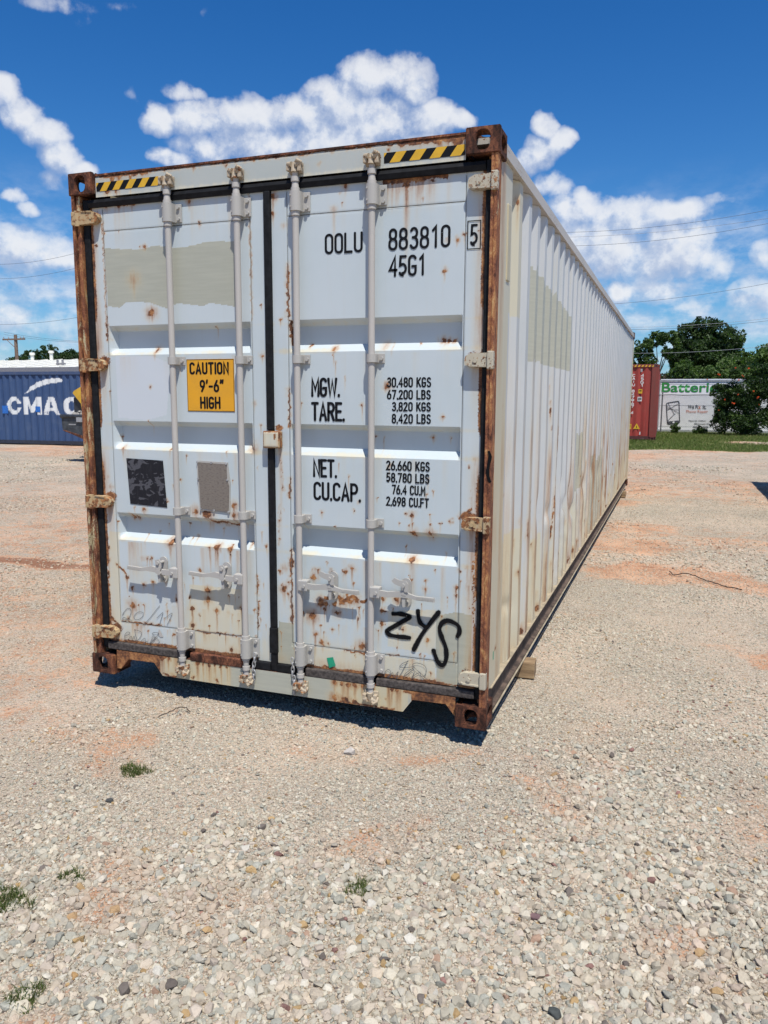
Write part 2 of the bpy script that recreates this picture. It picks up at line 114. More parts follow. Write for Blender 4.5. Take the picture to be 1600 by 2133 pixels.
# the Sky Texture reaches the background at a strength of about 0.11 (the multiply above)
wo=g.t.nodes.new('ShaderNodeOutputWorld'); g.t.links.new(bg,wo.inputs[0])
w.cycles.sampling_method='MANUAL'; w.cycles.sample_map_resolution=512
# ---------------------------------------------------------------- mesh builder
class MB:
    def __init__(s): s.v=[]; s.f=[]
    def add(s,vs,fs):
        b=len(s.v); s.v+= [tuple(x) for x in vs]; s.f+=[tuple(i+b for i in f) for f in fs]; return s
    def box(s,x0,x1,y0,y1,z0,z1,c=0):
        if c<=0:
            return s.add([(x,y,z) for x in (x0,x1) for y in (y0,y1) for z in (z0,z1)],[(0,1,3,2),(4,6,7,5),(0,4,5,1),(2,3,7,6),(0,2,6,4),(1,5,7,3)])
        bm=bmesh.new(); bmesh.ops.create_cube(bm,size=1)
        for v in bm.verts: v.co=Vector(((x0+x1)/2+v.co.x*(x1-x0),(y0+y1)/2+v.co.y*(y1-y0),(z0+z1)/2+v.co.z*(z1-z0)))
        bmesh.ops.bevel(bm,geom=bm.edges[:],offset=c,segments=2,affect='EDGES',profile=.6)
        bm.verts.index_update(); s.add([v.co for v in bm.verts],[[v.index for v in f.verts] for f in bm.faces]); bm.free(); return s
    def cyl(s,a,b,r0,r1=None,n=16,cap=True):
        a=Vector(a);b=Vector(b); r1=r0 if r1 is None else r1; d=(b-a).normalized()
        u=d.orthogonal().normalized(); w_=d.cross(u); vs=[]
        for p,r in ((a,r0),(b,r1)):
            for i in range(n):
                t=2*math.pi*i/n; vs.append(p+(u*math.cos(t)+w_*math.sin(t))*r)
        fs=[(i,(i+1)%n,n+(i+1)%n,n+i) for i in range(n)]
        if cap: fs+=[tuple(range(n))[::-1],tuple(range(n,2*n))]
        return s.add(vs,fs)
    def tube(s,pts,rad,n=10):
        pts=[Vector(p) for p in pts]; m=len(pts); vs=[]; up=None
        if not hasattr(rad,'__len__'): rad=[rad]*m
        for i,p in enumerate(pts):
            d=(pts[min(i+1,m-1)]-pts[max(i-1,0)]).normalized()
            up=d.orthogonal().normalized() if up is None else (up-d*up.dot(d)).normalized()
            w_=d.cross(up)
            for k in range(n):
                t=2*math.pi*k/n; vs.append(p+(up*math.cos(t)+w_*math.sin(t))*rad[i])
        fs=[(i*n+k,i*n+(k+1)%n,(i+1)*n+(k+1)%n,(i+1)*n+k) for i in range(m-1) for k in range(n)]
        fs+=[tuple(range(n))[::-1],tuple(range((m-1)*n,m*n))]
        return s.add(vs,fs)
    def lathe_z(s,cx,cy,prof,n=20):   # prof: (r,z) list
        vs=[(cx+r*math.cos(2*math.pi*k/n),cy+r*math.sin(2*math.pi*k/n),z) for r,z in prof for k in range(n)]
        m=len(prof); fs=[(i*n+k,i*n+(k+1)%n,(i+1)*n+(k+1)%n,(i+1)*n+k) for i in range(m-1) for k in range(n)]
        fs+=[tuple(range(n))[::-1],tuple(range((m-1)*n,m*n))]
        return s.add(vs,fs)
    def prism(s,poly,axis,a0,a1):     # poly in the other two axes (order xyz without axis)
        n=len(poly)
        def P(p,a):
            if axis=='y': return (p[0],a,p[1])
            if axis=='x': return (a,p[0],p[1])
            return (p[0],p[1],a)
        vs=[P(p,a0) for p in poly]+[P(p,a1) for p in poly]
        fs=[tuple(range(n)),tuple(range(2*n-1,n-1,-1))]+[(i,n+i,n+(i+1)%n,(i+1)%n) for i in range(n)]
        return s.add(vs,fs)
    def plate_hole(s,cx,cz,w_,h,t,rx,rz,M):   # plate in xz plane, thickness +y, oval hole
        n=32; out=[];inn=[]
        for k in range(n):
            a=2*math.pi*k/n+math.pi/4*0
            c,sn=math.cos(a),math.sin(a); k_=max(abs(c),abs(sn)); out.append((c/k_*w_/2,sn/k_*h/2))
            e=.75; inn.append((math.copysign(abs(c)**e,c)*rx,math.copysign(abs(sn)**e,sn)*rz))
        vs=[]
        for y in (0,t):
            for L in (out,inn): vs+=[M@Vector((cx+p[0],y,cz+p[1])) for p in L]
        fs=[]
        for k in range(n):
            j=(k+1)%n
            fs+=[(k,j,n+j,n+k),(2*n+k,3*n+k,3*n+j,2*n+j),(k,2*n+k,2*n+j,j),(n+k,n+j,3*n+j,3*n+k)]
        return s.add(vs,fs)
    def mesh(s,name,smooth=False):
        me=bpy.data.meshes.new(name); me.from_pydata(s.v,[],s.f); me.update()
        bm=bmesh.new(); bm.from_mesh(me); bmesh.ops.recalc_face_normals(bm,faces=bm.faces[:]); bm.to_mesh(me); bm.free()
        if smooth: shade(me)
        return me
def shade(me,ang=35):
    me.polygons.foreach_set('use_smooth',[True]*len(me.polygons))
    try: me.set_sharp_from_angle(angle=R(ang))
    except Exception: pass
def link(name,me,mat,parent=None,loc=None,smooth=False):
    if isinstance(me,MB): me=me.mesh(name,smooth)
    if mat is not None and not me.materials: me.materials.append(mat)
    o=bpy.data.objects.new(name,me); COL.objects.link(o)
    if parent is not None:
        o.parent=parent
        top=parent.parent if parent.parent else parent
        if loc is None:   # mesh written in world coordinates
            p=parent; off=Vector((0,0,0))
            while p: off+=p.location; p=p.parent
            o.location=-off
        else: o.location=loc
    elif loc is not None: o.location=loc
    return o
def tag(o,label=None,cat=None,group=None,kind=None):
    for k,v in (('label',label),('category',cat),('group',group),('kind',kind)):
        if v: o[k]=v
    return o
def empty(name,loc,label,cat,group=None,rz=0):
    o=bpy.data.objects.new(name,None); COL.objects.link(o); o.location=loc; o.rotation_euler.z=rz; o.empty_display_size=.2
    return tag(o,label,cat,group)
def npmesh(name,V,F,nper,attrs=None,smooth=False):
    me=bpy.data.meshes.new(name); V=np.asarray(V,np.float32); F=np.asarray(F,np.int32)
    me.vertices.add(len(V)); me.vertices.foreach_set('co',V.ravel())
    nf=len(F); me.loops.add(nf*nper); me.loops.foreach_set('vertex_index',F.ravel())
    me.polygons.add(nf); me.polygons.foreach_set('loop_start',np.arange(0,nf*nper,nper,dtype=np.int32))
    try: me.polygons.foreach_set('loop_total',np.full(nf,nper,dtype=np.int32))
    except Exception: pass
    me.update(calc_edges=True)
    for k,a in (attrs or {}).items():
        a=np.asarray(a,np.float32)
        if a.ndim==1: at=me.attributes.new(k,'FLOAT','POINT'); at.data.foreach_set('value',a)
        else: at=me.attributes.new(k,'FLOAT_COLOR','POINT'); at.data.foreach_set('color',a.ravel())
    if smooth: me.polygons.foreach_set('use_smooth',[True]*nf)
    return me
def grid(nx,nz):
    i=np.arange(nx-1)[:,None]*nz+np.arange(nz-1)[None,:]
    return np.stack([i,i+nz,i+nz+1,i+1],-1).reshape(-1,4)
# value noise in numpy
def vnoise(x,y,scale,seed):
    r=np.random.default_rng(seed).random((256,256)); x=np.asarray(x)*scale; y=np.asarray(y)*scale
    xi=np.floor(x).astype(int); yi=np.floor(y).astype(int); fx=x-xi; fy=y-yi; fx=fx*fx*(3-2*fx); fy=fy*fy*(3-2*fy)
    a=r[xi%256,yi%256];b=r[(xi+1)%256,yi%256];c=r[xi%256,(yi+1)%256];d=r[(xi+1)%256,(yi+1)%256]
    return (a*(1-fx)+b*fx)*(1-fy)+(c*(1-fx)+d*fx)*fy
def fbm(x,y,scale,seed,o=4):
    s=0;a=1;t=0
    for k in range(o): s=s+a*vnoise(x,y,scale*2**k,seed+k);t+=a;a*=.5
    return s/t
# ---------------------------------------------------------------- materials
def mat(name):
    m=bpy.data.materials.new(name); m.use_nodes=True; t=NT(m.node_tree); return m,t
def finish(t,col,rough=.6,bump=None,bs=.2,bd=.01,metal=0.,spec=.5,alpha=None,trans=None):
    nd=t.t.nodes.new('ShaderNodeBsdfPrincipled'); t.set(nd.inputs['Base Color'],col); t.set(nd.inputs['Roughness'],rough); t.set(nd.inputs['Metallic'],metal)
    t.set(nd.inputs['Specular IOR Level'],spec)
    if alpha is not None: t.set(nd.inputs['Alpha'],alpha)
    if bump is not None:
        b=t.n('ShaderNodeBump',{'Height':bump,'Strength':bs,'Distance':bd}); t.set(nd.inputs['Normal'],b)
    o=t.t.nodes.new('ShaderNodeOutputMaterial'); sh=nd.outputs[0]
    if trans is not None:
        tr=t.n('ShaderNodeBsdfTranslucent',{'Color':trans[1]}); ms=t.t.nodes.new('ShaderNodeMixShader'); ms.inputs[0].default_value=trans[0]
        t.t.links.new(sh,ms.inputs[1]); t.t.links.new(tr,ms.inputs[2]); sh=ms.outputs[0]
    t.t.links.new(sh,o.inputs[0])
def rustcol(t,co,s=1.):
    n=t.noise(co,45*s,7,.65); n2=t.noise(co,9*s,4,.6)
    x=t.m('MULTIPLY_ADD',t.m('SUBTRACT',n2,.5),.7,n)
    return t.ramp(x,[(.2,(.035,.016,.010)),(.38,(.10,.040,.020)),(.50,(.20,.080,.032)),(.62,(.34,.15,.055)),(.8,(.45,.25,.10))]),n
def paint_mat(name,base,patch=(.40,.40,.33),cream=(.60,.56,.43),white=(.66,.68,.75),amt=0.,streaks=0.,rough=.42,edge=.0,scale=1.,attr=True):
    m,t=mat(name); co=t.n('ShaderNodeTexCoord',out=3)
    at=t.n('ShaderNodeAttribute',attribute_name='paint'); al=t.last.outputs['Alpha']; r_,g_,b_=t.n('ShaderNodeSeparateColor',{0:at},0),t.last.outputs[1],t.last.outputs[2]
    nf=t.noise(co,90*scale,6,.65); nm=t.noise(co,14*scale,5,.6); nl=t.noise(co,2.2*scale,4,.55)
    st=t.noise(t.map(co,(38,38,1.6)),1.0,5,.6)
    c=t.mix(t.ss(nl,.35,.7),base,tuple(min(1,x*y) for x,y in zip(base,(.93,.95,.95))))
    c=t.mix(t.m('MULTIPLY',t.ss(st,.5,.75),.10+streaks*.35),c,(.47,.44,.36))
    # rust specks that sit on every old painted panel
    cm=t.m('MULTIPLY',t.ss(t.m('MULTIPLY_ADD',t.m('SUBTRACT',st,.5),.55,t.m('MULTIPLY_ADD',t.m('SUBTRACT',nm,.5),.35,al)),.2,.62),.9) if True else al
    if attr: c=t.mix(cm,c,cream)
    pm=t.ss(t.m('MULTIPLY_ADD',t.m('SUBTRACT',t.noise(co,34,6,.7),.5),.75,b_),.40,.54); c=t.mix(pm,c,t.mix(t.ss(t.noise(t.map(co,(5,5,60)),1.,5,.65),.35,.7),tuple(x*.96 for x in patch),tuple(x*1.05 for x in patch)))
    wm=t.ss(t.m('MULTIPLY',b_,-1.),.46,.54); c=t.mix(wm,c,white)
    gs=t.m('MULTIPLY',g_,t.lin(t.noise(t.map(co,(80,80,6)),1.,5,.65),.35,.65,.70,1.35)); 
    stain=t.m('MULTIPLY',t.m('MINIMUM',gs,1.),.88)
    sc_=t.ramp(t.m('ADD',gs,t.m('MULTIPLY',t.m('SUBTRACT',nf,.5),.5)),[(0,(.60,.52,.33)),(.3,(.53,.36,.16)),(.6,(.40,.20,.065)),(.95,(.24,.10,.035))]); c=t.mix(stain,c,sc_)
    extra=t.ss(t.m('MULTIPLY_ADD',nl,.5,nf),1.02-amt,1.10-amt) if amt else None
    rc,rn=rustcol(t,co,1.3)
    rv=t.m('MULTIPLY_ADD',t.m('SUBTRACT',nf,.5),.75,t.m('MULTIPLY_ADD',t.m('SUBTRACT',nm,.5),.3,r_))
    rm=t.ss(rv,.29,.47)
    if extra is not None: rm=t.m('MAXIMUM',rm,extra)
    c=t.mix(rm,c,rc)
    h=t.m('ADD',t.m('MULTIPLY',nf,.12),t.m('ADD',t.m('MULTIPLY',rm,t.m('MULTIPLY_ADD',rn,1.6,-.3)),t.m('MULTIPLY',pm,.25)))
    finish(t,c,t.m('MULTIPLY_ADD',rm,.42,rough),h,.35,.002)
    return m
M={}
M['door']=paint_mat('door_paint',(.500,.550,.565),white=(.535,.570,.60),patch=(.375,.375,.305),cream=(.56,.52,.40))
M['frame']=paint_mat('frame_paint',(.43,.45,.42),streaks=.5,amt=.03)
M['sill']=paint_mat('sill_paint',(.40,.40,.34),streaks=1.,amt=.06,cream=(.53,.47,.32))
M['bar']=paint_mat('bar_paint',(.44,.41,.375),streaks=.3,amt=.0,rough=.55,attr=False)
M['hardware']=paint_mat('hardware_paint',(.40,.38,.35),streaks=.5,amt=.055,rough=.55,attr=False)
M['keeper']=paint_mat('keeper_rusty_paint',(.42,.34,.24),streaks=1,amt=.24,rough=.7,attr=False,scale=.55)
M['hinge_rust']=paint_mat('hinge_rusty_paint',(.42,.30,.16),streaks=1,amt=.32,rough=.75,attr=False,scale=.28)
M['hinge_paint']=paint_mat('hinge_paint',(.46,.41,.31),streaks=1.,amt=.22,rough=.5,attr=False)
M['side']=paint_mat('side_wall_paint',(.52,.525,.515),patch=(.40,.395,.32),cream=(.55,.505,.37),streaks=.8,amt=.02,rough=.5)
M['side2']=paint_mat('side_edge_paint',(.46,.40,.26),streaks=1.,amt=.08,rough=.5,attr=False)
M['roofrail']=paint_mat('top_rail_paint',(.48,.45,.41),streaks=.8,amt=.16,rough=.6,attr=False)
def rust_mat(name,orange=.0,beige=.0,dark=1.):
    m,t=mat(name); co=t.n('ShaderNodeTexCoord',out=3)
    a=t.noise(t.map(co,(34,34,13)),1.,8,.74,1.2); b=t.noise(t.map(co,(11,11,6.5)),1.,5,.68,.8); f=t.noise(co,120,5,.7)
    x=t.m('ADD',t.m('MULTIPLY_ADD',t.m('SUBTRACT',b,.5),1.25,a),orange)
    x=t.m('MULTIPLY_ADD',t.m('SUBTRACT',f,.5),.6,x)
    c=t.ramp(x,[(.22,(.030,.014,.010)),(.40,(.085,.034,.021)),(.52,(.165,.062,.035)),(.64,(.25,.098,.048)),(.76,(.36,.16,.065)),(.90,(.46,.27,.12))])
    if dark!=1.: c=t.v('MULTIPLY',c,(dark,dark,dark))
    if beige: c=t.mix(t.ss(t.m('MULTIPLY_ADD',t.m('SUBTRACT',f,.5),.3,t.noise(t.map(co,(20,20,5),(3,1,0)),1.,7,.7,.8)),.62-beige,.70-beige),c,(.47,.40,.24))
    finish(t,c,.85,t.m('ADD',a,t.m('MULTIPLY',f,.6)),.6,.004,spec=.25); return m
M['post']=rust_mat('post_rust',.12,.02,1.05); M['post_l']=rust_mat('post_rust_beige',.12,.08); M['casting']=rust_mat('casting_rust',-.10,dark=.8)
M['lip']=rust_mat('header_lip_rust',-.08)
def simple(name,col,rough=.6,var=.15,scale=20.,bump=.0,spec=.5,metal=0.):
    m,t=mat(name); co=t.n('ShaderNodeTexCoord',out=3); n=t.noise(co,scale,5,.6)
    c=t.mix(t.ss(n,.3,.7),tuple(x*(1-var) for x in col),tuple(min(1,x*(1+var)) for x in col))
    finish(t,c,rough,n if bump else None,bump,.005,spec=spec,metal=metal); return m
M['gasket']=simple('black_rubber',(.010,.0105,.012),.65,.4,30,.2,spec=.18)
M['gasket_worn']=simple('worn_grey_rubber',(.070,.060,.055),.8,.45,60,.4,spec=.2)
M['ink']=simple('black_vinyl',(.006,.007,.009),.65,.1,spec=.15)
# worn vinyl letters let the paint through here and there
m,t=mat('letter_vinyl'); co=t.n('ShaderNodeTexCoord',out=3); finish(t,(.007,.008,.010),.65,spec=.15,alpha=t.m('SUBTRACT',1.,t.m('MULTIPLY',t.ss(t.noise(co,55,7,.75),.63,.70),.75))); M['letter']=m
M['spray']=None
M['seam']=simple('seam_caulk',(.13,.13,.125),.8,.3)  # dark grey caulk line along the panel seams
M['pencil']=simple('marker_line',(.10,.11,.12),.6,.1)
M['dark_steel']=simple('grimy_rail',(.085,.058,.042),.85,.6,16,.4)
M['flange']=simple('pale_flange',(.34,.28,.19),.7,.25,14,.2)
M['under']=simple('underside_steel',(.035,.03,.028),.9,.3)
M['steel']=simple('galvanised_steel',(.36,.36,.36),.5,.25,40,.1,metal=.3)
M['wood']=None
m,t=mat('orange_decal'); co=t.n('ShaderNodeTexCoord',out=3); finish(t,t.mix(t.ss(t.noise(co,9,4),.35,.7),(.70,.33,.012),(.62,.30,.02)),.4); M['orange']=m
M['yellow']=simple('yellow_decal',(.62,.36,.02),.45,.08); M['green_tape']=simple('green_tape',(.01,.27,.15),.35,.1,)
m,t=mat('spray_paint'); fd=t.n('ShaderNodeAttribute',attribute_name='fade',out=2); co=t.n('ShaderNodeTexCoord',out=3)
al=t.ss(t.m('MULTIPLY_ADD',t.m('SUBTRACT',t.noise(co,110,5,.75),.5),.9,fd),.20,.78); finish(t,(.006,.006,.007),.7,alpha=al,spec=.12); M['spray']=m
m,t=mat('block_wood'); co=t.n('ShaderNodeTexCoord',out=3); wv=t.noise(t.map(co,(6,40,40)),1.,6,.65)
finish(t,t.ramp(wv,[(.3,(.10,.065,.035)),(.5,(.26,.17,.09)),(.7,(.38,.27,.15))]),.8,wv,.5,.004); M['wood']=m
# removed placard: black film with torn grey blotches
m,t=mat('black_placard'); co=t.n('ShaderNodeTexCoord',out=3)
n=t.noise(t.map(co,(14,14,22)),1.,3,.5,1.2); n2=t.noise(t.map(co,(120,120,14)),1.,5,.6)
c=t.mix(t.ss(n,.56,.60),(.014,.014,.018),(.075,.075,.085)); c=t.mix(t.m('MULTIPLY',t.ss(n2,.5,.8),.3),c,(.09,.09,.10)); finish(t,c,.6,n,.3,.001,spec=.2); M['placard']=m
m,t=mat('data_plate'); co=t.n('ShaderNodeTexCoord',out=3)
ln=t.noise(t.map(co,(60,1,210)),1.,3,.6); c=t.mix(t.ss(ln,.5,.62),(.215,.185,.155),(.15,.125,.105)); finish(t,c,.55,ln,.25,.001,metal=.25); M['plate']=m
# ================================================================ stroke lettering
def arc(cx,cy,rx,ry,a0,a1,n=8): return [(cx+rx*math.cos(R(a0+(a1-a0)*i/n)),cy+ry*math.sin(R(a0+(a1-a0)*i/n))) for i in range(n+1)]
r=.2
def stad(x0,x1,y0,y1): 
    rx=(x1-x0)/2; ry=min(rx,(y1-y0)/2); cx=(x0+x1)/2
    return arc(cx,y1-ry,rx,ry,0,180)+arc(cx,y0+ry,rx,ry,180,360)+[(x1,y1-ry)]
GL={
'O':(.4,[stad(0,.4,0,1)]),'0':(.4,[stad(0,.4,0,1)]),
'L':(.38,[[(0,1),(0,0),(.38,0)]]),'U':(.4,[[(0,1),(0,.2)]+arc(.2,.2,.2,.2,180,360)+[(.4,1)]]),
'8':(.4,[stad(.025,.375,.52,1),stad(0,.4,0,.52)]),
'3':(.4,[arc(.2,.77,.18,.23,150,-90)+[(.14,.54)],[(.16,.54)]+arc(.2,.27,.2,.27,90,-150)]),
'1':(.38,[[(.08,.82),(.24,1),(.24,0)]]),
'4':(.42,[[(.33,0),(.33,1),(0,.3),(.42,.3)]]),
'5':(.4,[[(.37,1),(.06,1),(.03,.53)]+arc(.19,.35,.2,.24,125,-90,10)[0:]+arc(.19,.2,.19,.2,-90,-160,4)]),
'2':(.4,[arc(.2,.78,.19,.22,165,-20)+[(.0,0),(.4,0)]]),
'6':(.4,[stad(0,.4,0,.58),[(.0,.3),(.02,.5),(.27,1)]]),'9':(.4,[stad(0,.4,.42,1),[(.4,.7),(.38,.5),(.13,0)]]),
'7':(.4,[[(0,1),(.4,1),(.14,0)]]),
'G':(.4,[arc(.2,.8,.2,.2,20,180)+arc(.2,.2,.2,.2,180,360)+[(.4,.45),(.2,.45)]]),
'C':(.4,[arc(.2,.8,.2,.2,15,180)+arc(.2,.2,.2,.2,180,345)]),
'M':(.48,[[(0,0),(0,1),(.24,.35),(.48,1),(.48,0)]]),'W':(.6,[[(0,1),(.13,0),(.3,.9),(.47,0),(.6,1)]]),
'T':(.42,[[(0,1),(.42,1)],[(.21,1),(.21,0)]]),'A':(.44,[[(0,0),(.22,1),(.44,0)],[(.08,.3),(.36,.3)]]),
'R':(.4,[[(0,0),(0,1),(.2,1)]+arc(.2,.75,.2,.25,90,-90)+[(0,.5)],[(.2,.5),(.4,0)]]),
'E':(.36,[[(.36,1),(0,1),(0,0),(.36,0)],[(0,.52),(.32,.52)]]),'F':(.36,[[(.36,1),(0,1),(0,0)],[(0,.52),(.32,.52)]]),
'N':(.42,[[(0,0),(0,1),(.42,0),(.42,1)]]),'P':(.4,[[(0,0),(0,1),(.2,1)]+arc(.2,.73,.2,.27,90,-90)+[(0,.46)]]),
'K':(.42,[[(0,0),(0,1)],[(.4,1),(0,.36)],[(.13,.56),(.42,0)]]),
'S':(.4,[arc(.2,.76,.18,.24,25,225,8)+arc(.2,.25,.2,.25,45,-155,9)]),
'B':(.4,[[(0,.52),(0,1),(.2,1)]+arc(.2,.76,.17,.24,90,-90)+[(0,.52)],[(0,.52),(0,0),(.2,0)]+arc(.2,.26,.2,.26,-90,90)]),
'D':(.4,[[(0,0),(0,1),(.2,1)]+arc(.2,.5,.2,.5,90,-90)+[(0,0)]]),
'H':(.42,[[(0,0),(0,1)],[(.42,0),(.42,1)],[(0,.52),(.42,.52)]]),'I':(.0,[[(0,0),(0,1)]]),
'-':(.3,[[(0,.45),(.3,.45)]]),"'":(.05,[[(.07,1.05),(.02,.8)]]),'"':(.18,[[(.05,1.05),(.0,.8)],[(.26,1.05),(.21,.8)]]),
'.':(.0,[[(0,-.01),(0,.035)]]),',':(.0,[[(0,-.06),(0,.035)]]),' ':(.16,[]),
}
def ribbon(pts,hw,closed=False,cap=True,fade=False):
    """flat mitred strip in (x,z); returns verts, tris/quads"""
    P=[np.array(p,float) for p in pts]; Q=[P[0]]
    for p in P[1:]:
        if np.hypot(*(p-Q[-1]))>1e-5: Q.append(p)
    if closed and np.hypot(*(Q[0]-Q[-1]))<1e-5: Q=Q[:-1]
    n=len(Q); L=[];Rr=[]
    for i in range(n):
        a=Q[i-1] if (i>0 or closed) else None; b=Q[(i+1)%n] if (i<n-1 or closed) else None
        d0=(Q[i]-a)/np.hypot(*(Q[i]-a)) if a is not None else None; d1=(b-Q[i])/np.hypot(*(b-Q[i])) if b is not None else None
        if d0 is None: d0=d1
        if d1 is None: d1=d0
        nn=np.array([-(d0[1]+d1[1]),d0[0]+d1[0]]); k=np.hypot(*nn); nn=nn/k if k>1e-6 else np.array([-d1[1],d1[0]])
        c=max(.45,abs(nn@np.array([-d1[1],d1[0]]))); o=nn*hw/c; L.append(Q[i]+o); Rr.append(Q[i]-o)
    V=L+Rr; F=[(i,(i+1)%n,n+(i+1)%n,n+i) for i in range(n if closed else n-1)]
    if cap and not closed:
        for e,(i,j) in ((0,(0,1)),(1,(n-1,n-2))):
            d=Q[i]-Q[j]; d/=np.hypot(*d); m_=np.array([-d[1],d[0]]); b=len(V); a0=m_ 
            fan=[Q[i]+hw*(m_*math.cos(t)+d*math.sin(t)) for t in np.linspace(0,math.pi,7)]
            V+=fan; F.append(tuple(range(b,b+7)))
    return V,F
def text_strokes(s,x0,x1,z0,z1,gap=.2):
    h=z1-z0; wd=[GL[c][0] for c in s]; tot=sum(wd)+gap*(len(s)-1); k=(x1-x0)/tot if tot>0 else 1.; x=x0 if tot>0 else (x0+x1)/2; out=[]
    for c,w_ in zip(s,wd):
        for st in GL[c][1]: out.append([(x+px*k,z0+pz*h) for px,pz in st])
        x+=(w_+gap)*k
    return out
def lettering(name,strokes,hw,y,mat_,parent,thick=.0006,caps=True):
    mb=MB()
    for i,st in enumerate(strokes):
        cl=len(st)>4 and np.hypot(st[0][0]-st[-1][0],st[0][1]-st[-1][1])<1e-4
        V,F=ribbon(st,hw,cl,caps); yy=y-.00035*(i%3)
        mb.add([(v[0],yy,v[1]) for v in V],F)
    return link(name,mb,mat_,parent)
def smooth_line(pts,n=6):
    P=[np.array(p,float) for p in pts]; P=[2*P[0]-P[1]]+P+[2*P[-1]-P[-2]]; out=[]
    for i in range(1,len(P)-2):
        for k in range(n):
            t=k/n; a,b,c,d=P[i-1:i+3]
            out.append(tuple(.5*((2*b)+(c-a)*t+(2*a-5*b+4*c-d)*t*t+(3*b-a-3*c+d)*t**3)))
    out.append(tuple(P[-2])); return out
# ================================================================ painted wear, stored per vertex: R rust, G stain, B repaint, A cream
def inpoly(X,Z,poly):
    inside=np.zeros(X.shape,bool); n=len(poly)
    for i in range(n):
        x0,z0=poly[i]; x1,z1=poly[(i+1)%n]
        if z0==z1: continue
        c=((z0>Z)!=(z1>Z))&(X<(x1-x0)*(Z-z0)/(z1-z0)+x0); inside^=c
    return inside
def wear(X,Z,spots,lines=(),patches=()):
    X0,Z0=X,Z; X=X+(fbm(X0+3,Z0+1,70,171,3)-.5)*.026; Z=Z+(fbm(X0+7,Z0+5,55,181,3)-.5)*.026
    rr=np.zeros(X.shape);gg=np.zeros(X.shape);bb=np.zeros(X.shape);aa=np.zeros(X.shape)
    for (x,z,rad,drip,k) in spots:
        hq=math.sin(x*913.7+z*517.3)*43758.5; hq-=math.floor(hq); rad=rad*((.62+.45*hq) if k==0 else 1.); drip=drip*1.35+.02
        near=np.abs(X-x)<rad*5
        m=near&(Z<z+rad*5)&(Z>z-drip-rad*5)
        if not m.any(): continue
        dx=X[m]-x; dz=Z[m]-z; ux=X0[m]*.8+X[m]*.2-x; uz=Z0[m]-z; d2=(dx*dx+dz*dz)/rad**2
        if k==0: rr[m]=np.maximum(rr[m],np.exp(-d2*.75))
        gg[m]=np.maximum(gg[m],(.85 if k==0 else .55)*np.exp(-d2/(4.+4*hq)))
        t=np.clip(-uz/max(drip,1e-3),0,1.2); w_=rad*(.95-.45*t)
        dr=np.exp(-(ux/np.maximum(w_,.0035))**2)*np.clip(1-t,0,1)**.8*(uz<0)
        gg[m]=np.maximum(gg[m],dr*(.95 if k==0 else .6)); 
        if k==0 and drip>.05: rr[m]=np.maximum(rr[m],dr*.50*np.clip(1-t*1.6,0,1))
    for (x0,z0,x1,z1,hw) in lines:
        pad=hw*4+.03; m=(X>min(x0,x1)-pad)&(X<max(x0,x1)+pad)&(Z>min(z0,z1)-pad-.05)&(Z<max(z0,z1)+pad)
        if not m.any(): continue
        dx,dz=x1-x0,z1-z0; L=dx*dx+dz*dz+1e-9; t=np.clip(((X[m]-x0)*dx+(Z[m]-z0)*dz)/L,0,1)
        d=np.hypot(X[m]-x0-t*dx,Z[m]-z0-t*dz); e=np.exp(-(d/hw)**2)
        br=.55+.9*vnoise(X[m],Z[m],28,11)
        rr[m]=np.maximum(rr[m],np.minimum(1,e*br)*(1 if hw>.0022 else .55)); gg[m]=np.maximum(gg[m],.6*np.exp(-(d/(hw*2.2+.004))**2)*br)
    X=X0;Z=Z0
    for k,poly in patches:
        q_=inpoly(X,Z,poly)
        if k=='B': bb[q_]=1
        elif k=='W': bb[q_]=-1
        else: aa[q_]=np.maximum(aa[q_],.55)
    return np.stack([rr,gg,bb,aa],-1)
def lines_axis(a,b,step,extra=()):
    n=max(2,int(round((b-a)/step))+1); s=set(np.round(np.linspace(a,b,n),5)); s|={round(e,5) for e in extra if a<=e<=b}
    s=sorted(s); o=[s[0]]
    for v in s[1:]:
        if v-o[-1]>.0011 or v in extra: o.append(v)
    return np.array(o)
W,H,L=2.438,2.896,12.192
# ================================================================ main container
box=empty('shipping_container',(1.219,6.096,0),'long white forty-foot shipping container with rust, closed doors and black lettering, nearest on the gravel','container')
# ---- corner castings
def casting(x0,y0,z0,xdir,front,top):
    """hollow ISO corner; xdir +1 = outer side at +x"""
    mb=MB(); w_,d,h,t=.162,.178,.118,.028
    cx,cy=x0+w_/2,y0+d/2
    I=Matrix.Translation
    yf=y0 if front else y0+d; sg=1 if front else -1
    mb.plate_hole(0,0,w_,h,t*sg,.034,.043,I((cx+(.004 if xdir>0 else -.008),yf,z0+h/2)))
    xo=x0+w_ if xdir>0 else x0
    Mx=I((xo,cy+t*.5*sg,z0+h/2))@Matrix.Rotation(R(90) if xdir>0 else R(-90),4,'Z')
    mb.plate_hole(0,0,d-t-.002,h,t,.052,.034,Mx)
    zt=z0+h if top else z0
    Mz=I((cx,cy+t*.5*sg,zt))@Matrix.Rotation(R(-90) if top else R(90),4,'X')
    mb.plate_hole(0,0,w_-2*t-.003,d-t-.003,t,.036,.055,Mz)
    # plain inner walls
    xi=x0 if xdir>0 else x0+w_-t*.5
    mb.box(xi,xi+t*.5,y0+.03,y0+d-.03,z0+.002,z0+h-.002)
    zi=z0+.001 if top else z0+h-t*.5-.001
    mb.box(x0+t,x0+w_-t-.001,y0+.03,y0+d-.03,zi,zi+t*.5)
    yb=y0+d-t*.5 if front else y0
    mb.box(x0+.015,x0+w_-t-.002,yb,yb+t*.5,z0+.003,z0+h-.003)
    return mb
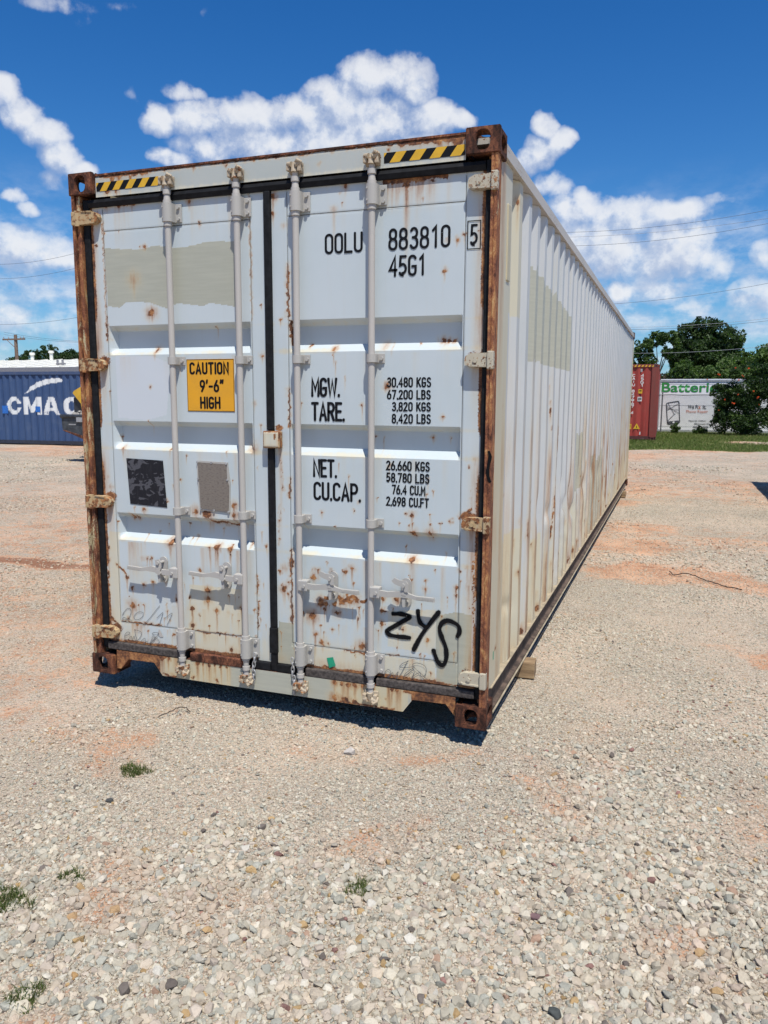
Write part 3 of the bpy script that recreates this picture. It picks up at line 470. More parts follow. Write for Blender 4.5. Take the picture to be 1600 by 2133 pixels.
for x0,xd in ((0,-1),(W-.162,1)):
    for y0,fr in ((0,True),(L-.178,False)):
        for z0,tp in ((0,False),(H-.118,True)):
            if not fr and xd<0: continue
            mb=casting(x0,y0,z0,xd,fr,tp); me=mb.mesh('corner_casting')
            bm=bmesh.new(); bm.from_mesh(me); bmesh.ops.remove_doubles(bm,verts=bm.verts[:],dist=.0001)
            ed=[e for e in bm.edges if len(e.link_faces)==2 and e.calc_face_angle(0)>1.2]
            bmesh.ops.bevel(bm,geom=ed,offset=.0035,segments=2,affect='EDGES'); bm.to_mesh(me); bm.free()
            link('corner_casting',me,M['casting'],box)
# ---- posts (J section rolled steel)
def post(name,poly,m_): return link(name,MB().prism(poly,'z',.119,2.777),m_,box)
post('corner_post',[(2.403,.006),(2.414,.006),(2.4155,.010),(2.4185,.010),(2.420,.006),(2.434,.006),(2.434,.046),(2.430,.050),(2.430,.085),(2.424,.090),(2.424,.128),(2.38,.128),(2.38,.06),(2.403,.06)],M['post'])
post('corner_post',[(0.002,.008),(.020,.008),(.020,.045),(.028,.045),(.028,.020),(.050,.020),(.050,.075),(.055,.11),(.008,.11),(.002,.05)],M['post_l'])
link('corner_post',MB().box(2.35,2.432,L-.12,L-.004,.119,2.777,.006),M['side2'],box)
# hinge lugs set on the right post edge are part of each hinge (below)
# ---- header and sill with wear
def panel_front(name,x0,x1,z0,z1,y,depth,mat_,spots=(),lines=(),patches=(),step=.006,notches=None,parent=box,gen=None):
    xs=lines_axis(x0,x1,step,[n_ for n_ in (notches or [])]); zs=lines_axis(z0,z1,step)
    X,Z=np.meshgrid(xs,zs,indexing='ij'); P=wear(X,Z,spots,lines,patches)
    if gen is not None: P=gen(X,Z,P)
    return X,Z,P
# header
hs=[(.32,2.86,.012,.09,0),(.275,2.85,.014,.05,0),(.395,2.845,.01,.06,0),(2.24,2.85,.03,.05,0),(2.15,2.86,.014,.06,0),(2.19,2.86,.01,.05,0),(2.25,2.80,.02,.03,0),(.24,2.79,.012,.02,0),(.30,2.787,.014,.02,0),(1.9,2.85,.006,.02,0),(1.53,2.82,.005,.02,1),(1.0,2.86,.006,.02,0),(.8,2.865,.006,.015,0)]
hl=[(.2,2.872,2.26,2.872,.004),(.2,2.868,.5,2.868,.008),(1.95,2.862,2.27,2.862,.008)]
X,Z,P=panel_front('header',.162,W-.162,2.762,2.874,.0,.05,None,hs,hl)
P[...,3]=np.maximum(P[...,3],.45*np.exp(-((Z-2.765)/.018)**2))
Yh=np.full(X.shape,.024); Yh=np.where(Z>2.866,.024+(Z-2.866)*.8,Yh)
me=npmesh('header',np.stack([X,Yh,Z],-1).reshape(-1,3),grid(*X.shape),4,{'paint':P.reshape(-1,4)})
header=link('header',me,M['frame'],box)
link('header_lip',MB().box(.16,W-.16,.020,.075,2.874,2.884),M['lip'],box)
def stripes(x0,x1,z0,z1,n,slope,hdr):
    mb=MB(); yb=.0225; mb.box(x0,x1,yb,yb+.0008,z0,z1); s_=link('hazard_stripe_decal',mb,M['ink'],hdr)
    mb=MB(); pw=(x1-x0)/n; h=z1-z0; sh=slope*h
    for k in range(-1,n+1):
        a=x0+(k+.28)*pw; poly=[(a,z0),(a+pw*.52,z0),(a+pw*.52+sh,z1),(a+sh,z1)]
        # clip to rectangle
        def clip(poly,f,ax,v,keep):
            out=[]
            for i in range(len(poly)):
                p,q_=poly[i],poly[(i+1)%len(poly)]; pi=keep(p[ax]); qi=keep(q_[ax])
                if pi: out.append(p)
                if pi!=qi: t=(v-p[ax])/(q_[ax]-p[ax]); out.append((p[0]+(q_[0]-p[0])*t,p[1]+(q_[1]-p[1])*t))
            return out
        poly=clip(poly,0,0,x0,lambda c:c>=x0-1e-9); poly=clip(poly,0,0,x1,lambda c:c<=x1+1e-9) if len(poly)>2 else poly
        if len(poly)>2: mb.add([(p[0],yb-.0008,p[1]) for p in poly],[tuple(range(len(poly)))])
    link('yellow_stripes',mb,M['yellow'],s_)
stripes(.168,.590,2.792,2.838,5,.75,header); stripes(1.872,2.272,2.784,2.831,4.0.__int__(),.75,header)
# sill with the two notches next to the castings
def sill_poly():
    return [(.162,.035),(.19,.035),(.245,.100),(.43,.103),(.487,.030),(1.992,.030),(2.045,.103),(2.225,.106),(2.276,.045),(2.276,.150),(.162,.150)]
ss_=[(.20,.15,.02,.05,0),(.28,.14,.02,.05,0),(.36,.14,.025,.05,0),(.42,.14,.02,.06,0),(.48,.14,.02,.07,0),(.53,.14,.012,.08,0),(.58,.145,.008,.10,1),(.62,.145,.009,.11,0),(.73,.14,.012,.12,0),(.77,.14,.01,.12,0),(.81,.14,.014,.12,0),(.85,.14,.010,.11,0),(.89,.14,.012,.12,0),(.93,.14,.010,.11,0),
 (.7,.05,.01,.03,0),(.86,.05,.012,.02,0),(1.60,.14,.013,.10,0),(1.64,.14,.012,.06,0),(1.68,.14,.012,.09,0),(1.72,.14,.012,.10,0),(1.76,.14,.009,.05,0),(1.66,.045,.018,.02,0),(1.72,.04,.02,.02,0),(1.60,.05,.014,.02,0),(1.93,.14,.009,.09,0),(1.96,.14,.007,.07,0),(1.90,.09,.007,.01,0),
 (2.05,.14,.016,.04,0),(2.12,.13,.022,.04,0),(2.18,.13,.022,.05,0),(2.24,.12,.025,.06,0),(2.26,.08,.022,.05,0),(.23,.10,.012,.02,0),(.34,.11,.014,.01,0),(.19,.08,.02,.03,0)]
xs=lines_axis(.162,2.276,.006,[.19,.245,.43,.487,1.992,2.045,2.225]); top=.150
def bot(x): return np.interp(x,[.162,.19,.245,.43,.487,1.992,2.045,2.225,2.276],[.035,.035,.100,.103,.030,.030,.103,.106,.045])
nz=18; X=np.repeat(xs[:,None],nz,1); Z=bot(xs)[:,None]+(top-bot(xs)[:,None])*np.linspace(0,1,nz)[None,:]
P=wear(X,Z,ss_,[(.162,.145,.5,.145,.012),(1.6,.035,1.95,.035,.006),(2.0,.145,2.276,.145,.008),(.5,.04,.58,.034,.008)],[('B',[(.95,.0),(1.60,.0),(1.60,.16),(.95,.16)]),('C',[(.5,0),(.95,0),(.95,.16),(.5,.16)]),('C',[(1.6,0),(2.02,0),(2.02,.16),(1.6,.16)])])
P[...,0]=np.maximum(P[...,0],.75*((X<.47)|(X>2.04)))
P[...,1]=np.maximum(P[...,1],.9*np.clip(vnoise(X,X*0,34,79)*2.0-.95,0,1)*((X<1.0)|(X>1.58))*(.6+.4*np.clip((Z-.03)/.1,0,1)))
me=npmesh('sill',np.concatenate([np.stack([X,np.full(X.shape,.022),Z],-1).reshape(-1,3)]),grid(*X.shape),4,{'paint':P.reshape(-1,4)})
sill=link('sill',me,M['sill'],box)
mb=MB()
xk=[.162,.19,.245,.43,.487,1.992,2.045,2.225,2.276]
for a,b in zip(xk[:-1],xk[1:]): mb.add([(a,.022,float(bot(a))),(b,.022,float(bot(b))),(b,.085,float(bot(b))),(a,.085,float(bot(a)))],[(0,1,2,3)])
mb.box(.162,2.276,.023,.085,.142,.1495)
link('sill_flange',mb,M['lip'],sill)
# ---- doors
RECZ=[(2.064-.5365*k,2.034-.5365*k,1.940-.5365*k,1.900-.5365*k) for k in range(3)]
CR,DP=.045,.096
for _ in range(150):
    _z=float(np.clip(.25+abs(rng.normal(0,.8)),.25,2.68)); SPOTS.append((float(rng.uniform(.1,2.37)),_z,float(rng.uniform(.002,.0055)),float(rng.uniform(.0,.06)),0))
def door(x0,x1,px0,px1,left):
    ez=[z for q_ in RECZ for z in q_]+[2.578,2.582,2.586,.318,.322,.326]; ex=[px0-.002,px0,px0+.002,px1-.002,px1,px1+.002,px0+.006,px0+.034,px1-.006,px1-.018]
    xs=lines_axis(x0,x1,.0055,ex); zs=lines_axis(.198,2.716,.006,ez)
    X,Z=np.meshgrid(xs,zs,indexing='ij'); Yy=np.full(X.shape,CR)
    zk=[.198]; yk=[0.]
    for (a,b,c,d) in reversed(RECZ): zk+=[d,c,b,a]; yk+=[0,1,1,0]
    zk.append(2.716); yk.append(0)
    prof=np.interp(Z,zk,yk)
    mx=np.interp(X,[px0+.006,px0+.034,px1-.018,px1-.006],[0,1,1,0]); Yy=Yy+prof*mx*(DP-CR)
    # welded seams: thin grooves round the pressed panel
    for gx in (px0,px1): Yy+=.0035*np.exp(-((X-gx)/.0028)**2)*((Z>.3)|(gx==px1))
    for gz in (2.582,.322): Yy+=.004*np.exp(-((Z-gz)/.003)**2)*((X>px0)&(X<px1))
    Yy+=(fbm(X,Z,3.2,5 if left else 15,3)-.5)*.0022*((X>px0)&(X<px1)) # oil-canning
    P=wear(X,Z,SPOTS,LINES,[(k,[tuple(p) for p in pl]) for k,pl in PATCH])
    # door edges and lower rim corrode
    eb=np.exp(-((Z-.198)/.020)**2)*(.35+.9*vnoise(X,Z,16,31)); P[...,0]=np.maximum(P[...,0],np.clip(eb*(1 if left else .9),0,1)*((X<1.12)|(X>1.36)))
    P[...,1]=np.maximum(P[...,1],.55*np.exp(-((Z-.21)/.05)**2)*vnoise(X,Z,12,33))
    xo=x0 if left else x1
    eo=np.exp(-((X-xo)/.018)**2)*np.clip(vnoise(X*0+1,Z,5,37)*1.7-.2+.4*np.clip((1.4-Z),0,1),0,1); P[...,0]=np.maximum(P[...,0],eo*.8); P[...,1]=np.maximum(P[...,1],.75*np.exp(-((X-xo)/.045)**2)*np.clip(vnoise(X*0,Z,4,39)*1.6-.35+.5*np.clip(1.2-Z,0,1),0,1))
    if not left:
        P[...,0]=np.maximum(P[...,0],.8*np.exp(-np.clip(2.704-Z,0,1)/.014)*((X>1.86)&(X<2.19))*(.4+vnoise(X,Z,30,87)))
        P[...,1]=np.maximum(P[...,1],.85*np.clip(1-(2.71-Z)/.17,0,1)*((X>1.86)&(X<2.18))*np.clip(vnoise(X,X*0,45,88)*1.5-.1,0,1))
        P[...,0]=np.maximum(P[...,0],.95*np.exp(-((Z-.607-.012*np.sin(X*60))/.013)**2)*((X>1.53)&(X<1.78))*(.3+.9*vnoise(X,Z,45,89)))
    # hinge runs
    if not left: P[...,1]=np.maximum(P[...,1],.8*np.exp(-((X-2.35)/.035)**2)*np.clip((1.5-Z)/.6,0,1)*(.3+vnoise(X,Z,4,83)))
    for hz in (2.655,1.84,1.05,.25):
        k={1.05:1.3,1.84:.8,2.655:.5,.25:.7}[hz] if not left else {1.05:1.3,1.84:1.1,2.655:.6,.25:1.3}[hz]
        ccx=x0+.05 if left else x1-.05
        P[...,1]=np.maximum(P[...,1],k*.8*np.exp(-((X-(x0+.04 if left else x1-.03))/.03)**2)*np.exp(-np.clip(hz-Z,0,9)/.16)*(Z<hz))
        P[...,0]=np.maximum(P[...,0],k*.6*np.exp(-((X-ccx)/.05)**2-((Z-hz-.03)/.035)**2))
    # centre seam runs beside the latch plate
    if not left:
        P[...,0]=np.maximum(P[...,0],.7*np.exp(-((X-1.275)/.03)**2-((Z-1.505)/.022)**2)); P[...,1]=np.maximum(P[...,1],.75*np.exp(-((X-1.278)/.012)**2)*np.exp(-np.clip(1.4-Z,0,9)/.35)*(Z<1.4))
    # dust settles cream on the ledges and low down
    low=np.clip((1.1-Z)/.9,0,1)*.50*fbm(X,Z,5,51,3)+.22*fbm(X,Z,2.5,53,3); P[...,3]=np.maximum(P[...,3],low)
    for q_ in RECZ:
        P[...,3]=np.maximum(P[...,3],.42*np.exp(-((Z-(q_[3]+.006))/.02)**2)*(.5+vnoise(X,Z,9,61))); P[...,3]=np.maximum(P[...,3],.35*np.exp(-((Z-(q_[1]+.012))/.016)**2))
    sv=np.clip(vnoise(X,X*0,26,71 if left else 73)*2.2-1.25,0,1)*(.5+.5*vnoise(X,X*0,90,75))
    for zt,ln,am in ((2.715,.30,.55),(1.89,.20,.3),(1.36,.22,.4),(.82,.38,.75),(.318,.12,1.),(.46,.2,.6)):
        P[...,1]=np.maximum(P[...,1],am*sv*np.clip(1-(zt-Z)/ln,0,1)*(Z<zt))
    V=np.stack([X,Yy,Z],-1).reshape(-1,3)
    d=link('door',npmesh('door',V,grid(*X.shape),4,{'paint':P.reshape(-1,4)},smooth=False),M['door'],box)
    shade(d.data,20)
    for gz in (2.582,.322): link('seam_line',MB().add([(px0+.004,CR-.0012,gz-.001),(px1-.004,CR-.0012,gz-.001),(px1-.004,CR-.0012,gz+.0022),(px0+.004,CR-.0012,gz+.0022)],[(0,1,2,3)]),M['seam'],d)
    for gx in (px0,px1): link('seam_line',MB().add([(gx-.0012,CR-.0012,.33),(gx+.0012,CR-.0012,.33),(gx+.0012,CR-.0012,2.70),(gx-.0012,CR-.0012,2.70)],[(0,1,2,3)]),M['seam'],d)
    # returns of the leaf
    link('door_edge',MB().box(x0,x1,CR+.002+.05,CR+.056,.198,2.716).box(x0,x0+.003,CR+.001,CR+.05,.198,2.716).box(x1-.003,x1,CR+.001,CR+.05,.198,2.716).box(x0+.003,x1-.003,CR+.001,CR+.05,.198,.2),M['frame'],d)
    return d
dl=door(.101,1.207,.184,1.119,True); dr=door(1.247,2.372,1.336,2.277,False)
tag(dl,'left door leaf with the orange caution sign'); tag(dr,'right door leaf with the black weight lettering')
# lettering
big={'OOLU':.0062,'883810':.0062,'45G1':.0062,'5':.0055,'MGW.':.0072,'TARE.':.0072,'NET.':.0070,'CU.CAP.':.0070}
for (s,x0,x1,z0,z1) in TEXTS[:16]:
    hw=big.get(s,.0040); lettering('lettering',text_strokes(s,x0+hw,x1-hw,z0+hw,z1-hw,.24 if hw<.005 else .2),hw,CR-.0018,M['letter'],dr)
bx=(2.288,2.350,2.365,2.492)
lettering('check_digit_frame',[[(bx[0],bx[2]),(bx[1],bx[2]),(bx[1],bx[3]),(bx[0],bx[3]),(bx[0],bx[2])]],.0022,CR-.0025,M['ink'],dr)
cs=link('caution_sign',MB().box(.706,1.006,CR-.0022,CR-.0008,1.587,1.871),M['orange'],dl)
for (s,x0,x1,z0,z1) in TEXTS[16:]: lettering('lettering',text_strokes(s,x0+.005,x1-.005,z0+.005,z1-.005,.26),.0058,CR-.0032,M['ink'],cs)
lettering('sign_border',[[(.7085,1.5895),(1.0035,1.5895),(1.0035,1.8685),(.7085,1.8685),(.7085,1.5895)]],.0012,CR-.0030,M['ink'],cs)
# graffiti: soft-edged spray
def spray(name,pts,hw,y,parent):
    pts=smooth_line(pts,5); P=[np.array(p) for p in pts]; n=len(P); V=[];F=[];fd=[]; pr=[(-1.35,0),(-.95,.55),(-.6,1),(.6,1),(.95,.55),(1.35,0)]
    d0=P[0]-P[1]; d0/=np.hypot(*d0); d1=P[-1]-P[-2]; d1/=np.hypot(*d1)
    S=[(P[0]+d0*hw*1.25,.0,.25),(P[0]+d0*hw*.9,.6,.7),(P[0]+d0*hw*.4,1,.95)]+[(p,1,1) for p in P]+[(P[-1]+d1*hw*.4,1,.95),(P[-1]+d1*hw*.9,.6,.7),(P[-1]+d1*hw*1.25,0,.25)]
    m=len(S)
    for i,(p,f,k) in enumerate(S):
        a=S[max(i-1,0)][0]; b=S[min(i+1,m-1)][0]; d=b-a; d=d/(np.hypot(*d)+1e-9); nn=np.array([-d[1],d[0]])
        kw=1+.14*math.sin(i*.55+p[0]*40)
        for (o,ff) in pr: v=p+nn*o*hw*k*kw; V.append((v[0],y,v[1])); fd.append(ff*f)
    for i in range(m-1):
        for j in range(5): F.append((i*6+j,i*6+j+1,(i+1)*6+j+1,(i+1)*6+j))
    return link(name,npmesh(name,V,F,4,{'fade':np.array(fd)}),M['spray'],parent)
for k,yy in (('z',.0405),('y1',.0398),('y2',.0391),('s',.0405)): spray('graffiti_stroke',[tuple(p) for p in GRAF[k]],.0115,yy,dr)
spray('graffiti_stroke',[(x-.022 if x>2.43 else x,z) for x,z in POSTG],.008,.0045,box)
for i,st in enumerate(PENCIL):
    lettering('marker_scribble',[smooth_line(st,4)],.0013,CR-.0035-.0003*i,M['pencil'],dl if i<7 else dr)
# placards
pl=MB().prism([(.276,1.312),(.528,1.306),(.546,1.036),(.291,1.046)],'y',CR-.003,CR-.0012); link('black_placard',pl,M['placard'],dl)
pp=link('data_plate',MB().prism([(.765,1.305),(.947,1.300),(.950,1.215),(.962,1.18),(.955,1.035),(.775,1.045),(.770,1.19),(.766,1.22)],'y',CR-.009,CR-.006),M['plate'],dl)
link('plate_backing',MB().prism([(.757,1.314),(.955,1.310),(.955,1.30),(.968,1.20),(.962,1.028),(.770,1.036),(.757,1.20)],'y',CR-.006,CR-.001),M['hardware'],dl)
for x,z in ((.762,1.305),(.853,1.305),(.948,1.303),(.764,1.213),(.952,1.212),(.775,1.042),(.862,1.038),(.955,1.034)): link('rivet',MB().lathe_z(0,0,[(.006,0),(.005,.003),(.002,.004)],10) if False else MB().cyl((x,CR-.012,z),(x,CR-.005,z),.006,n=10),M['steel'],pp)
link('green_tape',MB().prism([(1.546,.263),(1.582,.272),(1.598,.226),(1.560,.208)],'y',CR-.004,CR-.0025),M['green_tape'],dr)
link('torn_label',MB().prism([(.447,.275),(.458,.305),(.466,.300),(.487,.262),(.466,.257)],'y',CR-.0032,CR-.0022),M['bar'],dl)
# ---- gaskets
gk=lambda mb,m_='gasket':link('gasket',mb,M[m_],box)
gk(MB().prism([(.030,2.712),(.022,2.735),(.028,2.752),(.045,2.757),(.09,2.757),(.09,2.712)],'x',.101,2.372))
gk(MB().box(1.208,1.246,.026,.09,1.492,2.712,.006)); gk(MB().box(1.209,1.246,.028,.09,.402,1.396,.006)); gk(MB().box(1.205,1.25,.022,.09,.255,.402,.006)); gk(MB().box(1.209,1.247,.028,.09,.150,.255,.006))
gk(MB().box(.056,.0995,.034,.09,.152,2.757,.008)); gk(MB().box(2.3735,2.402,.030,.09,.152,2.757,.006))
gk(MB().box(.101,.640,.020,.09,.152,.196,.006),'gasket_worn'); link('sill_strip',MB().box(.685,1.045,.018,.09,.146,.196,.006),M['lip'],box); gk(MB().box(1.10,1.207,.024,.09,.150,.196,.006)); gk(MB().box(1.248,1.40,.024,.09,.150,.196,.006)); gk(MB().box(1.425,1.80,.020,.09,.150,.196,.006),'gasket_worn'); gk(MB().box(1.84,2.372,.020,.09,.152,.192,.006),'gasket_worn')
# ---- locking bars
BY=.004; BX=[.643,1.066,1.405,1.817]
def zc(a,b): return (a+b)/2
def build_bar(i,x,leaf,sign):
    s=leaf
    mb=MB().cyl((x,BY,.34),(x,BY,2.60),.0168,n=20)
    for zz in ((2.572,2.598),(2.685,2.705),(.322,.345),(.205,.222)): mb.cyl((x,BY,zz[0]),(x,BY,zz[1]),.0225,n=20)
    mb.cyl((x,BY,2.705),(x,BY,2.735),.019,.016,n=16).cyl((x,BY,2.735),(x,BY,2.758),.0215,n=16).cyl((x,BY,2.758),(x,BY,2.80),.0145,.0165,n=16)
    mb.cyl((x,BY,.206),(x,BY,.17),.018,.015,n=16).cyl((x,BY,.17),(x,BY,.148),.021,n=16).cyl((x,BY,.148),(x,BY,.105),.0145,.0165,n=16)
    mb.cyl((x,BY,.16),(x,BY,.34),.0150,n=12).cyl((x,BY,2.60),(x,BY,2.72),.0150,n=12)
    link('locking_bar',mb,M['bar'],s,smooth=True)
    for z0,z1 in ((2.598,2.685),(.222,.322)):
        z0-=.004;z1+=.004
        mb=MB(); pr=[]
        mb.box(x-.042,x+.066,CR-.011,CR-.003,z0,z1,.003)
        pr=[(x-.030,CR-.011),(x-.030,BY)]+[(x-.030*math.cos(t),BY-.028*math.sin(t)) for t in np.linspace(0.1,math.pi-.1,12)]+[(x+.030,BY),(x+.030,CR-.011)]
        mb.prism(pr,'z',z0,z1)
        mb2=mb
        for zz in (z0+.018,z1-.018):
            mb2.cyl((x+.049,CR-.022,zz),(x+.049,CR-.0108,zz),.0095,n=12); mb2.cyl((x-.034,CR-.016,zz),(x-.034,CR-.0108,zz),.007,n=8)
        for zz in (z0+.02,z1-.02): mb2.cyl((x-.016,BY-.0275,zz),(x-.016,BY-.0205,zz),.0045,n=8)
        link('bar_guide',mb2,M['hardware'],s)
    for z in (1.862,1.026):
        mb=MB(); mb.box(x-.040,x+.058,CR-.010,CR-.002,z-.024,z+.024,.003)
        pr=[(x-.026,CR-.010),(x-.026,BY)]+[(x-.026*math.cos(t),BY-.0245*math.sin(t)) for t in np.linspace(0.1,math.pi-.1,10)]+[(x+.026,BY),(x+.026,CR-.010)]
        mb.prism(pr,'z',z-.020,z+.020)
        for zz in (z,): mb.cyl((x+.043,CR-.020,zz),(x+.043,CR-.0098,zz),.0095,n=10)
        link('bar_bracket',mb,M['hardware'],s)
    # keepers and cams, top and bottom
    for zb,sg in ((2.800,1),(.100,-1)):
        mb=MB(); yb=.022
        rr_=random.Random(i*7+sg)
        mb.box(x-.036,x+.040,.010,yb,zb-.026,zb+.026,.004)
        mb.box(x-.040,x-.020,-.018,.012,zb-.020+sg*.004,zb+.016+sg*.004,.004).box(x+.020,x+.040,-.018,.012,zb-.022+sg*.002,zb+.014+sg*.002,.004)
        mb.cyl((x-.034,-.010,zb+sg*.018),(x-.010,-.016,zb+sg*.014),.010,.013,n=12).cyl((x+.010,-.014,zb+sg*.012),(x+.040,-.010,zb+sg*.020),.014,.010,n=12)
        mb.cyl((x,BY-.012,zb-sg*.022),(x,BY-.008,zb+sg*.024),.017,.013,n=14)
        mb.tube([(x+.012,-.016,zb+sg*.02),(x+.026,-.026,zb+sg*.030),(x+.040,-.014,zb+sg*.022),(x+.042,.004,zb+sg*.004)],[.008,.009,.008,.006],8)
        link('cam_keeper',mb,M['keeper'],s)
bars=[]
for i,x in enumerate(BX): build_bar(i,x,dl if i<2 else dr,1)
# handles
def handle(i,x,leaf,sg):   # sg -1: lever runs to the left
    z=.668; y=-.009
    mb=MB(); mb.box(min(x,x+sg*.055) ,max(x,x+sg*.055),y-.012,y+.034,z-.028,z+.030,.005).cyl((x+sg*.036,y-.020,z),(x+sg*.036,y+.01,z),.009,n=12)
    link('handle_hub',mb,M['hardware'],leaf)
    mb=MB(); a=x+sg*.045
    P=[(a,z+.016),(a+sg*.055,z+.014),(a+sg*.095,z+.020),(a+sg*.130,z+.028),(a+sg*.170,z+.018),(a+sg*.205,z+.010),(a+sg*.302,z+.013),(a+sg*.306,z-.008),(a+sg*.205,z-.010),(a+sg*.170,z-.004),(a+sg*.130,z-.006),(a+sg*.090,z-.008),(a+sg*.055,z-.016),(a,z-.016)]
    P=[(p[0],p[1]-.012*(abs(p[0]-a)/.3)*(1 if i>1 else -.6)) for p in P]
    mb.prism(P,'y',y-.007,y+.007)
    rg=random.Random(i)
    for k in range(11):
        xx=a+sg*(.212+.0082*k); zz=z-.012*(abs(xx-a)/.3)*(1 if i>1 else -.6)
        mb.box(min(xx,xx+sg*.004),max(xx,xx+sg*.004),y-.0095,y-.0068,zz-.006+rg.uniform(-.002,.002),zz+.009)
    link('handle_lever',mb,M['hardware'],leaf)
    # catch
    c=x+sg*(.13 if sg<0 else .185)
    mb=MB(); pr=[(c+.026*math.cos(t),z+.055+.026*math.sin(t)) for t in np.linspace(0,math.pi,9)]+[(c+.026*math.cos(t),z-.045+.026*math.sin(t)) for t in np.linspace(math.pi,2*math.pi,9)]
    mb.prism(pr,'y',CR-.013,CR-.003); mb.cyl((c,CR-.028,z-.045),(c,CR-.012,z-.045),.014,n=14).cyl((c,-.018,z+.052),(c,CR-.012,z+.052),.0085,n=12)
    link('catch_plate',mb,M['hardware'],leaf)
    mb=MB()
    q_=1 if sg>0 else 0
    hook=[(c-.016,z+.070),(c+.010,z+.076),(c+.022,z+.062),(c+.024,z+.030),(c+.014,z+.006),(c+.022,z-.004),(c+.006,z-.018),(c-.018,z-.006),(c-.012,z+.012),(c-.014,z+.040)]
    if q_: hook=[(c-.062,z+.074),(c-.046,z+.090),(c-.020,z+.080),(c+.016,z+.078),(c+.028,z+.062),(c+.028,z+.022),(c+.010,z+.020),(c-.006,z+.046),(c-.030,z+.052),(c-.050,z+.060)]
    mb.prism(hook,'y',-.022,-.017).box(c-.012,c+.014,-.0175,-.004,z-.002,z+.024,.003).cyl((c+.002,-.029,z+.054),(c+.002,-.021,z+.054),.0105,n=12)
    mb.prism([(c-.012,z+.006),(c+.012,z+.006),(c+.006,z-.062),(c-.006,z-.062)],'y',-.012,CR-.012)
    link('handle_catch',mb,M['hardware'],leaf)
for i,x in enumerate(BX): handle(i,x,dl if i<2 else dr,-1 if i<2 else 1)
# ---- hinges: each a blade on the door and a lug on the post
def hinge(z,left,m_):
    mb=MB()
    if left:
        pr=[(.035,z+.034),(.150,z+.030),(.172,z+.018),(.178,z),(.174,z-.018),(.150,z-.032),(.035,z-.036)]
        mb.prism(pr,'y',.004,.044).cyl((.036,.012,z-.042),(.036,.012,z+.040),.017,n=14).box(.004,.034,-.004,.03,z-.038,z+.036,.005)
        mb.cyl((.135,.0,z),(.135,.005,z),.010,n=12)
        mb.prism([(.07,z+.037),(.07,z+.033),(.14,z+.028),(.14,z+.034)],'y',-.001,.045)
    else:
        pr=[(2.402,z+.036),(2.325,z+.034),(2.298,z+.022),(2.292,z+.002),(2.294,z-.020),(2.312,z-.030),(2.402,z-.032)]
        mb.prism(pr,'y',.006,.044).prism([(2.400,z-.022),(2.322,z-.020),(2.308,z-.014),(2.306,z-.018),(2.320,z-.028),(2.400,z-.030)],'y',-.001,.006)
        mb.cyl((2.345,.0,z),(2.345,.007,z),.011,n=14)
        mb.box(2.404,2.436,-.007,.03,z-.042,z+.044,.006)
    return link('hinge',mb,m_,box)
for z,a,b in ((2.655,'hinge_rust','hinge_paint'),(1.845,'hinge_rust','hinge_paint'),(1.052,'hinge_rust','hinge_rust'),(.258,'hinge_rust','hinge_paint')):
    hinge(z,True,M[a]); hinge(z,False,M[b])
# latch plate over the centre seam
X,Z=np.meshgrid(lines_axis(1.196,1.297,.005),lines_axis(1.398,1.489,.005),indexing='ij')
ed=np.minimum(np.minimum(X-1.196,1.297-X),np.minimum(Z-1.398,1.489-Z)); P=np.zeros(X.shape+(4,)); P[...,0]=np.exp(-(ed/.008)**2)*.75; P[...,1]=.5*np.exp(-(ed/.02)**2); P[...,3]=.5
P[...,0]=np.maximum(P[...,0],np.exp(-((X-1.270)/.007)**2-((Z-1.46)/.02)**2)*.9)
lp=link('latch_plate',npmesh('latch_plate',np.stack([X,-.002+.015*np.exp(-(ed/.004)**2),Z],-1).reshape(-1,3),grid(*X.shape),4,{'paint':P.reshape(-1,4)}),M['frame'],box)
link('latch_block',MB().box(1.198,1.295,.001,.042,1.400,1.487,.004),M['hinge_rust'],box)
# ---- chains at the two middle bars
for bx_,sg in ((1.066,1),(1.405,-1)):
    x=bx_+sg*.052; zt=.235; ch=None
    for k in range(7 if sg>0 else 8):
        mb=MB(); pts=[]
        for t in np.linspace(0,2*math.pi,15)[:-1]:
            dx,dz=.0085*math.cos(t),.018*math.sin(t); pts.append((dx,0,dz) if k%2==0 else (0,dx,dz))
        c=Vector((x+.004*math.sin(k*1.7)-sg*.002*k,.008,zt-k*.0255)); pts=[tuple(Vector(p)+c) for p in pts]; pts.append(pts[0]); pts.append(pts[1])
        mb.tube(pts,.0036,6)
        if ch is None: ch=link('chain',mb,M['steel'],box)
        else: link('chain_link',mb,M['steel'],ch)
# ---- right side wall, corrugated
pitch=.2865; y0=.415; ys=[.13,.24]
prof=[(.13,0),(.24,0)]
k=0
while y0+k*pitch+.22<L-.13:
    a=y0+k*pitch; prof+=[(a,0),(a+.068,1),(a+.138,1),(a+.206,0)]; k+=1
prof.append((L-.121,0)); py=np.array([p[0] for p in prof]); pv=np.array([p[1] for p in prof])
extra=list(np.round(py,5))
ysg=np.array(sorted(set(list(np.round(np.concatenate([np.linspace(.13,4.5,240),np.linspace(4.5,L-.121,200)]),5))+extra))); zsg=lines_axis(.166,2.800,.018)
Yg,Zg=np.meshgrid(ysg,zsg,indexing='ij'); dep=np.interp(Yg,py,pv)
Xg=2.421-.040*dep
